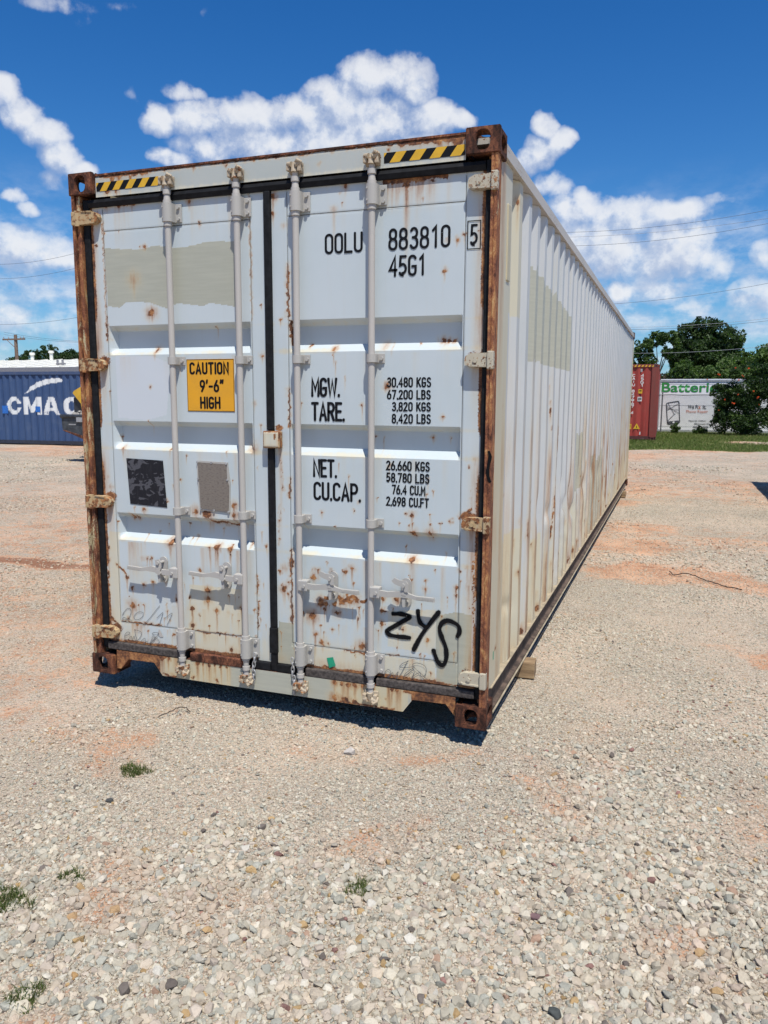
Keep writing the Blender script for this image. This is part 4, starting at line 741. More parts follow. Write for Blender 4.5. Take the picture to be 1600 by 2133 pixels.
# dents low on the flank
for (dy,dz,ry,rz,am) in ((1.55,.92,.05,.10,.012),(2.0,.84,.10,.06,.02),(2.02,.78,.05,.10,-.012),(2.45,1.05,.05,.18,.014),(2.75,.95,.08,.08,.025),(3.0,.78,.10,.06,.03),(3.25,.85,.07,.10,.022),(3.55,.66,.12,.06,.026),(3.9,.9,.08,.09,.03),(4.4,.8,.2,.08,.02),(5.2,.9,.2,.1,.02),(6.1,.8,.25,.1,.02),(.60,.50,.05,.04,.012),(.8,.44,.06,.05,.012),(3.4,1.25,.05,.1,.015)):
    Xg-=am*np.exp(-((Yg-dy)/ry)**2-((Zg-dz)/rz)**2)
Xg-=.010*np.clip(fbm(Yg,Zg,6,77,3)-.45,0,1)*np.clip((1.2-Zg),0,1)*np.clip((Yg-1.2)/1,0,1)*2.5
Xg+=(fbm(Yg,Zg,1.5,78,3)-.5)*.008
kk=np.floor((Yg-y0+.04)/pitch); hsh=np.mod(np.sin(kk*12.9898)*43758.5,1); hs2=np.mod(np.sin(kk*78.233+1)*24634.6,1)
sp=[]
for i in range(170):
    yy=float(rng.uniform(.15,9.)); zz=float(np.clip(abs(rng.normal(0,.55)),0,2.3)+.2); sp.append((yy,zz,float(rng.uniform(.006,.016)),float(rng.uniform(.03,.35)),int(rng.random()<.35)))
for i in range(44): sp.append((y0+i*pitch+.1+float(rng.uniform(-.08,.08)),.19,.02,.01,0))
sp+=[(1.88,.50,.03,.12,0),(1.90,.42,.02,.2,0),(.45,.85,.008,.4,0),(.30,.83,.008,.35,1),(.60,2.70,.012,.15,0),(.70,2.68,.01,.1,1)]
P=wear(Yg,Zg,sp,[(2.42,1.45,2.30,.60,.009),(2.75,1.5,2.74,.5,.006),(.47,.8,.46,.5,.004),(1.30,1.3,1.27,.9,.003),(3.3,1.6,3.25,.7,.007),(4.0,1.5,4.0,.5,.006),(2.0,1.8,2.05,1.45,.003),(4.9,1.4,4.9,.5,.007)])
jag=(vnoise(kk,kk*0,1,91)-.5)*.10+(vnoise(Yg,Yg*0,22,92)-.5)*.05
b1=(Yg>1.03)&(Yg<2.93)&(Zg<2.46+jag*1.4-.04*(Yg-1))&(Zg>1.90+jag*.25)
b2=(Yg>.37)&(Yg<1.05)&(Zg<.93+jag*.6); b3=(Yg>1.25)&(Yg<1.75)&(Zg<.74+jag*.5); b4=(Yg>3.6)&(Yg<4.2)&(Zg<1.35+jag)&(Zg>.8); b5=(Yg>5.0)&(Yg<6.5)&(Zg<1.0+jag)
P[...,2]=np.where(b1|b4|b5,1,0)+np.where(b2|b3,.0,0)
cr=np.where(b2|b3,.75,0)+np.where((Yg>.37)&(Yg<.72)&(Zg>2.11),.85,0)+np.where(Yg<.37,.8,0)
cr=np.maximum(cr,np.clip((1.3-Zg)/1.0,0,1)*(.35+.5*hsh)); cr=np.maximum(cr,.36*fbm(Yg,Zg,1.2,97,3)); cr=np.maximum(cr,np.where((hs2>.72)&(Yg>1.2),.42*np.clip((2.3-Zg)/1.2,0,1),0)); P[...,3]=np.clip(cr,0,.95)
P[...,1]=np.maximum(P[...,1],np.where((Yg<.26),.52*np.exp(-((Yg-.20)/.05)**2)*np.clip((Zg-1.6)/.6,0,1)+.18,0)); P[...,1]=np.maximum(P[...,1],.45*np.exp(-(Zg-.166)/.10)*(.3+.9*vnoise(Yg,Zg,9,95)))
P[...,1]=np.maximum(P[...,1],.8*np.clip((2.2-Zg)/1.3,0,1)*np.clip(vnoise(Yg,Yg*0,19,96)*1.9-.72,0,1)*(.4+vnoise(Yg,Zg,5,98)))
me=npmesh('side_wall',np.stack([Xg,Yg,Zg],-1).reshape(-1,3),grid(*Xg.shape),4,{'paint':P.reshape(-1,4)}); shade(me,18)
sw=link('side_wall',me,M['side'],box)
link('green_tape',MB().prism([(.225,.345),(.25,.345),(.25,.30),(.235,.295),(.225,.31)],'x',2.4195,2.421),M['green_tape'],box); link('green_tape',MB().prism([(.395,.905),(.405,.90),(.405,.86),(.395,.865)],'x',2.4195,2.421),M['green_tape'],box)
# vent box high on the first flat
link('side_vent',MB().box(2.41,2.428,.30,.37,2.25,2.62,.006),M['side2'],box)
# top and bottom side rails
link('top_side_rail',MB().prism([(2.37,2.802),(2.437,2.802),(2.437,2.862),(2.430,2.872),(2.37,2.872)],'y',.180,L-.180),M['roofrail'],box)
br=MB().prism([(2.33,.160),(2.428,.160),(2.428,.156),(2.403,.150),(2.400,.035),(2.426,.030),(2.426,.020),(2.33,.020)],'y',.180,L-.180); link('bottom_side_rail',br,M['dark_steel'],box)
link('rail_ledge',MB().box(2.380,2.430,.181,L-.181,.1605,.1655),M['flange'],box)
link('rail_bead',MB().tube([(2.434,.19+.4*i,.026+.0015*math.sin(i*2.1)) for i in range(30)],.0055,8),M['flange'],box)
link('lashing_ring',MB().tube([(2.402+.014*math.cos(t),.66,.215+.014*math.sin(t)) for t in np.linspace(0,6.4,12)],.004,6),M['flange'],box)
# roof, left wall, floor and cross members, back wall
link('roof',MB().box(.06,2.372,.08,L-.02,2.84,2.868),M['roofrail'],box)
link('left_wall',MB().box(.012,.045,.115,L-.02,.02,2.86),M['side2'],box)
link('end_wall',MB().box(.03,2.35,L-.05,L-.01,.12,2.84),M['side2'],box)
link('floor',MB().box(.05,2.38,.09,L-.05,.125,.155),M['under'],box)
me=MB().box(.05,2.385,-.025,.025,.025,.124).mesh('cross_member')
for i in range(12): link('cross_member',me,M['under'],box,loc=Vector((0,.5+i*.98,0))-box.location)
# wooden blocks the container stands on
wb=MB().box(-.32,.035,-.06,.06,-.052,.052,.006).mesh('wood_block')
for i,(xx,yy,rz,lb) in enumerate(((2.47,1.13,4,'weathered timber block sticking out from under the right side of the white container'),(.40,1.2,176,'timber block hidden in the shade under the left front of the white container'),(2.45,10.9,-3,'timber block under the far right end of the white container'))):
    o=link('timber_block',wb,M['wood'],None,loc=(xx,yy,-.036)); o.rotation_euler.z=R(rz); tag(o,lb,'timber block',"timber blocks carrying the white container")
# ================================================================ ground
CAMX,CAMY=3.258,-3.707
def gheight(x,y):
    x=np.asarray(x,float); y=np.asarray(y,float)
    h=-.092+.026*(fbm(x+50,y+50,1.1,201,4)-.5)*2+.05*(fbm(x+90,y+90,.12,205,2)-.5)
    under=((x>-.3)&(x<2.7)&(y>-.3)&(y<12.5)); h=np.where(under,np.minimum(h,-.085),h)
    t=np.clip((y-22)/8,0,1); t=t*t*(3-2*t); s=np.clip((x+3)/4,0,1)
    return h+.13*t*s
def field(x,y,seed,warp=.35):
    wx=x+(fbm(x+20,y+20,1.6,seed,3)-.5)*warp*2; wy=y+(fbm(x+40,y+40,1.6,seed+9,3)-.5)*warp*2
    d=np.zeros(np.shape(x))
    for (cx,cy,rx,ry,wt) in DIRT:
        q_=((wx-cx)/max(rx,.12))**2+((wy-cy)/max(ry,.12))**2; d=np.maximum(d,wt*np.clip(1.25-q_*.9,0,1))
    far=np.clip((fbm(x*.55+9,y*.55+5,.5,seed+31,4)-.50)*5,0,1)*.7*np.clip((np.hypot(x-CAMX,y-CAMY)-6)/6,0,1)
    left=.44*np.clip((.6-x)/1.5,0,1)*np.clip((12-y)/5,0,1)*(.5+fbm(x,y,.9,77,3))
    return np.clip(np.maximum(np.maximum(d,far),left),0,1.4)
def grassf(x,y):
    e=24.4+1.2*(vnoise(x+30,y*0,.35,301)-.5)+.7*(vnoise(x+30,y*0,1.3,302)-.5)
    g_=np.clip((y-e)/.5,0,1)*(x>-2.5)
    bare=np.exp(-((x-6.2)/1.6)**2-((y-29.0)/1.0)**2)*1.1; bare2=.8*np.exp(-((y-35.8)/.5)**2)
    strip=np.clip((y-19.6)/1,0,1)*0
    return np.clip(g_-bare*(.6+vnoise(x,y,2,303)*.8)-bare2*vnoise(x,y,1,305)*1.6,0,1)
ax=np.unique(np.round(np.concatenate([np.linspace(-.6,7.,150),np.linspace(-9,-.6,100),np.linspace(-30,-9,60),np.linspace(-140,-30,30),np.linspace(7,30,90),np.linspace(30,140,24),[-1500,-700,-300,300,700,1500]]),4))
ay=np.unique(np.round(np.concatenate([np.linspace(-3.2,4.2,160),np.linspace(4.2,15,120),np.linspace(15,40,130),np.linspace(40,140,30),np.linspace(-40,-3.2,40),[-1500,-700,-300,-100,300,700,1500]]),4))
X,Y_=np.meshgrid(ax,ay,indexing='ij'); Hh=gheight(X,Y_); far_=np.hypot(X,Y_)>150; Hh=np.where(far_,-.09,Hh)
me=npmesh('ground',np.stack([X,Y_,Hh],-1).reshape(-1,3),grid(*X.shape),4,{'dirt':field(X,Y_,401).ravel(),'grass':np.where(far_,1,grassf(X,Y_)).ravel()},smooth=True)
m,t=mat('gravel_ground'); P_=t.n('ShaderNodeNewGeometry',out=0)
da=t.n('ShaderNodeAttribute',attribute_name='dirt',out=2); ga=t.n('ShaderNodeAttribute',attribute_name='grass',out=2)
STN=[(0,(.46,.405,.31)),(.16,(.63,.555,.43)),(.32,(.52,.485,.40)),(.46,(.67,.555,.43)),(.58,(.58,.50,.395)),(.70,(.70,.625,.50)),(.80,(.46,.435,.37)),(.87,(.48,.35,.25)),(.93,(.44,.30,.15)),(.97,(.17,.14,.13)),(1,(.62,.60,.55))]
def stones(scale,seed):
    v1=t.n('ShaderNodeTexVoronoi',{'Vector':t.map(P_,(1,1,1),(seed,seed*2,0)),'Scale':scale,'Randomness':1.},out=1); d1=t.last.outputs[0]
    c=t.ramp(t.sep(v1)[0],STN); return c,d1,t.sep(v1)[1]
c1,d1,r1=stones(95,1.); c2,d2,r2=stones(42,5.); c3,d3,r3=stones(210,9.)
cc=t.mix(t.ss(r2,.45,.55),c1,c2); cc=t.mix(t.ss(r1,.70,.8),cc,c3)
h=t.m('SUBTRACT',1.,t.m('MULTIPLY',d1,1.5)); h2=t.m('SUBTRACT',1.,t.m('MULTIPLY',d2,1.5)); hh=t.m('ADD',t.m('MULTIPLY',h,.5),t.m('MULTIPLY',h2,t.ss(r2,.45,.55)))
grit=t.noise(P_,260,5,.7); cc=t.mix(t.m('MULTIPLY',t.ss(grit,.56,.42),.5),cc,(.20,.155,.11)); gap=t.ss(t.m('MINIMUM',t.m('ADD',d1,.0),t.m('MULTIPLY_ADD',d3,1.,.25)),.42,.62); cc=t.mix(t.m('MULTIPLY',gap,.52),cc,(.16,.12,.085)); sp2=t.noise(P_,48,4,.75); cc=t.mix(t.m('MULTIPLY',t.ss(sp2,.57,.67),.34),cc,(.17,.135,.10))  # gap: crevice shade and dirt between stones, painted as darker brown
big=t.noise(P_,.9,4,.6); cc=t.mix(t.ss(big,.35,.75),cc,t.mix(.5,cc,(.70,.52,.38)))
dn=t.noise(P_,7,7,.65); dm=t.ss(t.m('MULTIPLY_ADD',t.m('SUBTRACT',dn,.5),2.2,t.m('MULTIPLY_ADD',t.m('SUBTRACT',t.noise(P_,55,4,.7),.5),.9,da)),.22,.80)
dirtc=t.ramp(t.m('MULTIPLY_ADD',t.m('SUBTRACT',t.noise(P_,40,6,.7),.5),.8,t.noise(P_,2.2,4,.6)),[(.25,(.27,.115,.055)),(.5,(.50,.265,.150)),(.75,(.63,.40,.26))])
cc=t.mix(t.m('MULTIPLY',t.m('MULTIPLY',dm,.92),t.m('SUBTRACT',1.,t.m('MULTIPLY',t.ss(r1,.76,.82),.7))),cc,dirtc)
dk=t.ss(t.m('MULTIPLY_ADD',t.m('SUBTRACT',dn,.5),.8,da),.98,1.2); cc=t.mix(t.m('MULTIPLY',dk,.65),cc,(.17,.07,.04)); gn=t.noise(P_,13,6,.7); gm=t.ss(t.m('MULTIPLY_ADD',t.m('SUBTRACT',gn,.5),1.1,ga),.35,.6)
gc=t.ramp(t.noise(P_,3.1,6,.7),[(.3,(.075,.105,.025)),(.5,(.13,.165,.045)),(.7,(.25,.23,.10))]); cc=t.mix(gm,cc,gc)
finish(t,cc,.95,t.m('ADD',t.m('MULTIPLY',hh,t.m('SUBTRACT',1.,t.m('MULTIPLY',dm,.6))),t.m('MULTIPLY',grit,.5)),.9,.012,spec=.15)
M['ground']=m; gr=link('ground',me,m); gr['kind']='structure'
# ---- loose gravel: real stones on points
SRC=bpy.data.collections.new('gravel_shapes')
m,t=mat('gravel_stone'); co=t.n('ShaderNodeTexCoord',out=3); tc=t.n('ShaderNodeAttribute',attribute_name='tint',attribute_type='INSTANCER')
n=t.noise(co,3.,5,.7); finish(t,t.mix(t.m('MULTIPLY',t.ss(n,.4,.75),.35),tc,t.v('MULTIPLY',tc,(.62,.58,.54))),.9,n,.4,.02,spec=.2); M['stone']=m
def rock(seed,flat=.6,n_=15):
    rr=np.random.default_rng(seed); p=rr.normal(size=(n_,3)); p/=np.linalg.norm(p,axis=1)[:,None]; p*=rr.uniform(.84,1.03,(n_,1)); p*=np.array([1.,rr.uniform(.62,.98),flat*rr.uniform(.8,1.15)])
    bm=bmesh.new(); [bm.verts.new(v) for v in p]; r_=bmesh.ops.convex_hull(bm,input=bm.verts[:]); 
    bmesh.ops.delete(bm,geom=[v for v in bm.verts if not v.link_faces],context='VERTS'); me=bpy.data.meshes.new('stone'); bm.to_mesh(me); bm.free(); return me
for k in range(14):
    me=rock(500+k,.5+.3*(k%3)/2,17+k%8); me.materials.append(M['stone']); o=bpy.data.objects.new('gravel_shape_%02d'%k,me); SRC.objects.link(o)
PAL=np.array([(.53,.485,.395),(.57,.52,.43),(.455,.44,.375),(.56,.48,.385),(.61,.57,.49),(.48,.415,.335),(.41,.405,.355),(.52,.445,.375),(.45,.31,.16),(.40,.27,.20),(.17,.145,.13),(.30,.17,.15),(.60,.57,.51)]); PW=np.array([20,16,12,14,6,10,7,9,1.2,1.2,.9,.4,.8]);PW/=PW.sum()
def scatter(n_,r0,r1,smin,smax,pw,seed):
    g_=np.random.default_rng(seed); a=np.radians(g_.uniform(-66,24,n_)); r_=np.sqrt(g_.uniform(r0*r0,r1*r1,n_)); x=CAMX+r_*np.sin(a); y=CAMY+r_*np.cos(a)
    s=smin*(smax/smin)**(g_.random(n_)**pw)
    return x,y,s
parts=[scatter(150000,1.55,4.2,.0028,.009,1.1,1),scatter(60000,1.55,4.4,.008,.028,1.9,2),scatter(150000,4.2,8.5,.005,.017,1.3,3),scatter(110000,8.5,15,.010,.024,1.2,4),scatter(80000,15,27,.016,.036,1.3,5)]
x=np.concatenate([p[0] for p in parts]);y=np.concatenate([p[1] for p in parts]);s=np.concatenate([p[2] for p in parts])
u=rng.random(len(x)); dd_=field(x,y,401); co_=fbm(x+7,y+3,.75,601,3); near=np.hypot(x-CAMX,y-CAMY)
bigz=np.clip((co_-.45)*5,0,1); bottom=np.clip((3.2-near)/.9,0,1); lane=np.exp(-((x-3.05-.1*y)/.55)**2)*(y<.2)
coarse=np.clip(bigz*.8+bottom+lane*.5,0,1)
s=s*(.54+.42*coarse)
ddc=np.minimum(dd_,1); keep=(u<np.where(s>.012,.14+.86*coarse,1.))&(u<1-ddc*np.where(s>.009,.72,.42))
inside=(x>.02)&(x<2.40)&(y>.25)&(y<12.1); hid=(x<2.35)&(x>-3)&(y>.8)&(y>(-3.7)+(3.2-x)*.0+.0)&(x>-.3); keep&=~inside
keep&=~((x<-.15*0-.0)&(y>.3)&(x>-.02*y-.25*(y-.3)))   # strip hidden behind the box
keep&=grassf(x,y)<.35
x,y,s,u=x[keep],y[keep],s[keep],rng.random(keep.sum()); n_=len(x)
z=gheight(x,y)+s*rng.uniform(-.12,.42,n_)
ci=rng.choice(len(PAL),n_,p=PW); col=PAL[ci]*np.array([1.,.98,.925])*rng.uniform(.70,1.06,(n_,1)); dd_=np.minimum(field(x,y,401),1)[:,None]; col=col*(1-.42*dd_)+np.array([.46,.27,.17])*.42*dd_
pm=bpy.data.meshes.new('gravel'); pm.vertices.add(n_); pm.vertices.foreach_set('co',np.stack([x,y,z],-1).astype(np.float32).ravel())
def pa(nm,ty,arr,key): at=pm.attributes.new(nm,ty,'POINT'); at.data.foreach_set(key,np.asarray(arr).astype(np.float32 if ty!='INT' else np.int32).ravel())
pa('size','FLOAT',s,'value'); pa('rot','FLOAT_VECTOR',np.stack([rng.normal(0,.35,n_),rng.normal(0,.35,n_),rng.uniform(0,6.28,n_)],-1),'vector'); pa('pick','INT',rng.integers(0,14,n_),'value'); pa('tint','FLOAT_COLOR',np.concatenate([np.clip(col,0,.8),np.ones((n_,1))],1),'color')
gv=link('gravel',pm,None); tag(gv,'pale crushed stone gravel lying loose over the whole yard','gravel',kind='stuff')
ng=bpy.data.node_groups.new('scatter_gravel','GeometryNodeTree'); ng.interface.new_socket('Geometry',in_out='INPUT',socket_type='NodeSocketGeometry'); ng.interface.new_socket('Geometry',in_out='OUTPUT',socket_type='NodeSocketGeometry')
gi=ng.nodes.new('NodeGroupInput'); go=ng.nodes.new('NodeGroupOutput'); ci_=ng.nodes.new('GeometryNodeCollectionInfo'); ci_.inputs[0].default_value=SRC; ci_.inputs[1].default_value=True; ci_.inputs[2].default_value=True
ip=ng.nodes.new('GeometryNodeInstanceOnPoints')
def na(nm,ty): a=ng.nodes.new('GeometryNodeInputNamedAttribute'); a.data_type=ty; a.inputs[0].default_value=nm; return a.outputs[0]
ng.links.new(gi.outputs[0],ip.inputs['Points']); ng.links.new(ci_.outputs[0],ip.inputs['Instance']); ip.inputs['Pick Instance'].default_value=True
ng.links.new(na('pick','INT'),ip.inputs['Instance Index']); ng.links.new(na('size','FLOAT'),ip.inputs['Scale']); er=ng.nodes.new('FunctionNodeEulerToRotation'); ng.links.new(na('rot','FLOAT_VECTOR'),er.inputs[0]); ng.links.new(er.outputs[0],ip.inputs['Rotation'])
ng.links.new(ip.outputs[0],go.inputs[0]); md=gv.modifiers.new('scatter','NODES'); md.node_group=ng
print('gravel stones',n_)
# ---- single stones one can point at
def stone_thing(x,y,r_,col,seed,label,flat=.6,rz=0,name='stone'):
    mm,t=mat('lone_stone'); co=t.n('ShaderNodeTexCoord',out=3); n=t.noise(co,60,5,.6); finish(t,t.mix(t.ss(n,.35,.7),col,tuple(v*.7 for v in col)),.85,n,.4,.004)
    me=rock(seed,flat,20); bm=bmesh.new(); bm.from_mesh(me); bmesh.ops.bevel(bm,geom=bm.edges[:],offset=.06,segments=1,affect='EDGES'); bm.to_mesh(me); bm.free(); me.transform(Matrix.Scale(r_,4))
    o=link(name,me,mm,None,loc=(x,y,float(gheight(x,y))+r_*flat*.55)); o.rotation_euler.z=rz; tag(o,label,'stone')
for a in ((1.0,-1.08,.022,(.07,.07,.065),11,'dark rounded pebble with a pale spot, alone on the gravel left of the middle'),
 (1.81,-.27,.034,(.50,.45,.40),12,'pale pinkish stone in the shadow edge below the container sill',.75),
 (3.02,-1.62,.026,(.06,.065,.06),13,'blackish angular stone among coarse gravel at the bottom right'),
 (2.90,-1.22,.024,(.17,.10,.10),15,'dark maroon stone on the gravel right of the green tuft'),
 (1.60,-1.98,.020,(.42,.25,.10),16,'ochre stone in the coarse gravel near the bottom edge'),
 (2.22,-1.86,.013,(.20,.05,.04),17,'small dark red stone among grey gravel near the bottom edge'),
 (3.10,-1.45,.030,(.52,.44,.32),18,'large tan stone in the coarse gravel right of the bottom middle')): stone_thing(*a)
# cord on the right, twig on the left
def wire(name,pts,rad,mat_,label,cat):
    P=[(px,py,float(gheight(px,py))+pz) for px,py,pz in pts]; sm=[]; V3=[Vector(p) for p in P]
    for i in range(len(V3)-1):
        for k in range(5): sm.append(V3[i].lerp(V3[i+1],k/5)+Vector((0,0,.004*math.sin(i*3+k))))
    sm.append(V3[-1]); o=link(name,MB().tube(sm,rad,7),mat_); tag(o,label,cat); return o
wire('cord',[(3.28,4.62,.03),(3.32,4.52,.015),(3.42,4.52,.04),(3.52,4.5,.03),(3.62,4.38,.012),(3.72,4.25,.02),(3.8,4.2,.012),(3.92,4.12,.012)],.0045,M['gasket'],'thin black cord lying on the reddish dirt to the right of the container','cord')
wire('twig',[(.66,-.27,.012),(.70,-.21,.03),(.72,-.17,.035),(.76,-.14,.03),(.79,-.15,.012)],.003,simple('twig_bark',(.07,.05,.035),.9),'small dark curved twig on gravel in front of the container','twig')
# ---- grass: strip by the fence, tufts near
m,t=mat('grass_blade'); ti=t.n('ShaderNodeAttribute',attribute_name='tint'); finish(t,ti,.7,spec=.2,trans=(.35,(.16,.22,.04))); M['grass']=m
def blades(x,y,z,h,wd,lean,cols,seed):
    g_=np.random.default_rng(seed); n=len(x); a=g_.uniform(0,2*np.pi,n); b=g_.uniform(0,2*np.pi,n); dx,dy=np.cos(a)*wd/2,np.sin(a)*wd/2; lx,ly=np.cos(b)*lean*h,np.sin(b)*lean*h
    V=np.zeros((n,5,3)); V[:,0]=np.stack([x-dx,y-dy,z],-1); V[:,1]=np.stack([x+dx,y+dy,z],-1); V[:,2]=np.stack([x+dx*.7+lx*.4,y+dy*.7+ly*.4,z+h*.6],-1); V[:,3]=np.stack([x-dx*.7+lx*.4,y-dy*.7+ly*.4,z+h*.6],-1); V[:,4]=np.stack([x+lx,y+ly,z+h*(1-.3*lean)],-1)
    i=np.arange(n)[:,None]*5; F=np.concatenate([i+np.array([[0,1,2]]),i+np.array([[0,2,3]]),i+np.array([[3,2,4]])]); C=np.repeat(np.concatenate([cols,np.ones((n,1))],1),5,0)
    return V.reshape(-1,3),F,C
def gcol(n,seed): g_=np.random.default_rng(seed); p=np.array([(.085,.135,.030),(.13,.18,.045),(.19,.21,.07),(.30,.26,.12)]); return p[g_.choice(4,n,p=[.35,.35,.2,.1])]*g_.uniform(.8,1.2,(n,1))
n_=90000; gx=rng.uniform(-1.5,11,n_); gy=24+13*rng.random(n_)**1.15; k=rng.random(n_)<grassf(gx,gy)*.95; gx,gy=gx[k],gy[k]; n_=len(gx)
V,F,C=blades(gx,gy,gheight(gx,gy)-.01,rng.uniform(.04,.13,n_),.016,rng.uniform(.1,.8,n_),gcol(n_,1),2)
o=link('grass',npmesh('grass',V,F,3,{'tint':C}),M['grass']); tag(o,'strip of short green grass between gravel and fence','grass',kind='stuff')
for j,(tx_,ty,rx,ry,n_,lb) in enumerate(((.93,-.82,.075,.05,420,'small green grass tuft on the gravel below the left casting'),(1.13,-1.78,.085,.07,750,'largest green weed patch on the gravel at the left edge'),(1.24,-1.58,.045,.03,220,'small weed sprig just above the largest patch at the left edge'),(2.27,-1.28,.04,.045,230,'small grey-green weed in coarse gravel near the lower middle'),(1.53,-2.10,.05,.05,330,'green weed tuft nearest the bottom left corner'))):
    a=rng.uniform(0,2*np.pi,n_); r_=np.sqrt(rng.random(n_))*(1+.3*np.sin(a*3+j)); x=tx_+np.cos(a)*r_*rx; y=ty+np.sin(a)*r_*ry
    V,F,C=blades(x,y,gheight(x,y)-.002,rng.uniform(.008,.045,n_),.0032,rng.uniform(.3,1.3,n_),gcol(n_,20+j)*.62,30+j)
    V[:,0]-=tx_;V[:,1]-=ty; zz=float(gheight(tx_,ty)); V[:,2]-=zz
    o=link('weed_tuft',npmesh('weed_tuft',V,F,3,{'tint':C}),M['grass'],None,loc=(tx_,ty,zz)); tag(o,lb,'weed','weed tufts growing through the gravel')
# ================================================================ other containers
def metal_paint(name,base,streak,amt=.10,chalk=(.5,.5,.5)):
    m,t=mat(name); co=t.n('ShaderNodeTexCoord',out=3); wp=t.n('ShaderNodeAttribute',attribute_name='paint'); wsep=t.n('ShaderNodeSeparateColor',{0:wp},0)
    a=t.noise(t.map(co,(9,9,.7)),1.,6,.65); b=t.noise(co,3.,6,.65); f=t.noise(co,30,5,.7)
    c=t.mix(t.ss(a,.42,.72),base,streak); c=t.mix(t.m('MULTIPLY',t.ss(b,.5,.75),.35),c,chalk)
    wm=t.m('MULTIPLY',wsep,t.ss(t.m('MULTIPLY_ADD',t.m('SUBTRACT',f,.5),.5,b),.22,.34)); c=t.mix(wm,c,(.66,.68,.68))
    c=t.mix(t.m('MULTIPLY',t.last.outputs[1] if False else t.ss(f,.70-amt,.78-amt),.75),c,(.13,.07,.045)); finish(t,c,.6,f,.2,.004); return m
def cprof(a,b,pitch,dep,step_n=1):
    ks=[];v=[];x=a
    while x<b-1e-6:
        for f,d in ((0,0),(.26,0),(.5,1),(.76,1)):
            if x+f*pitch<b: ks.append(x+f*pitch); v.append(d*dep)
        x+=pitch
    ks.append(b);v.append(0); return np.array(ks),np.array(v)
def container(name,w_,h,d,Mw,Mp,Mc,loc,rz,label,letter=None,front_pitch=.278,res=None):
    """front face in the xz plane at local y=0, from x=0 to w_; depth d"""
    e=empty(name,loc,label,'container'); e.rotation_euler.z=rz
    def L_(nm,me,m_): return link(nm,me,m_,e,loc=(0,0,0))
    pw=.26 if w_<3 and name=='red_container' else .15
    for x0,x1 in ((0,.15),(w_-pw,w_)):
        L_('corner_post',MB().box(x0,x1,0,.14,.12,h-.12,.008),Mp); L_('corner_post',MB().box(x0,x1,d-.14,d,.12,h-.12,.008),Mp)
        for y0_ in (0,d-.17):
            for z0_ in (0,h-.118):
                c=MB(); c.plate_hole(0,0,.16,.118,.03,.03,.042,Matrix.Translation(((x0+x1)/2,y0_-.004,z0_+.059))); c.box((x0+x1)/2-.078,(x0+x1)/2+.078,y0_+.05,y0_+.17,z0_+.001,z0_+.117); L_('corner_casting',c,Mc)
    L_('top_rail',MB().box(.15,w_-.15,.005,.10,h-.115,h-.01),Mp); L_('bottom_rail',MB().box(.15,w_-.15,.02,.10,.03,.155),Mc)
    L_('top_rail',MB().box(.02,.08,.165,d-.17,h-.10,h-.01),Mp); L_('top_rail',MB().box(w_-.08,w_-.002,.165,d-.17,h-.10,h-.01),Mp)
    L_('bottom_rail',MB().box(w_-.08,w_-.004,.165,d-.17,.02,.155),Mc); L_('bottom_rail',MB().box(.004,.08,.165,d-.17,.02,.155),Mc)
    xs,ds=cprof(.15,w_-pw,front_pitch,.045)
    xr=np.unique(np.round(np.concatenate([xs,np.arange(.15,w_-pw,res or .2)]),4)); zr=np.linspace(.156,h-.116,int((h-.27)/(res or .3))+2)
    X,Z=np.meshgrid(xr,zr,indexing='ij'); Yv=.022+np.interp(X,xs,ds); P=np.zeros(X.shape+(4,))
    if letter is not None: P[...,0]=letter(X,Z)
    L_('end_wall' if w_<3 else 'side_wall',npmesh('wall',np.stack([X,Yv,Z],-1).reshape(-1,3),grid(*X.shape),4,{'paint':P.reshape(-1,4)}),Mw)
    ys2,dy=cprof(.14,d-.14,.278,.036); 
    for xx,sg in ((.012,1),(w_-.012,-1)):
        X2,Z2=np.meshgrid(ys2,np.array([.156,h-.1]),indexing='ij'); V=np.stack([xx+sg*np.interp(X2,ys2,dy),X2,Z2],-1).reshape(-1,3); L_('side_wall' if w_<3 else 'end_wall',npmesh('wall',V,grid(*X2.shape),4),Mw)
    L_('back_wall',MB().box(.1,w_-.1,d-.06,d-.03,.15,h-.1),Mw); L_('roof',MB().box(.05,w_-.05,.06,d-.05,h-.05,h-.03),Mw); L_('floor',MB().box(.06,w_-.06,.09,d-.06,.12,.15),M['under'])
    return e
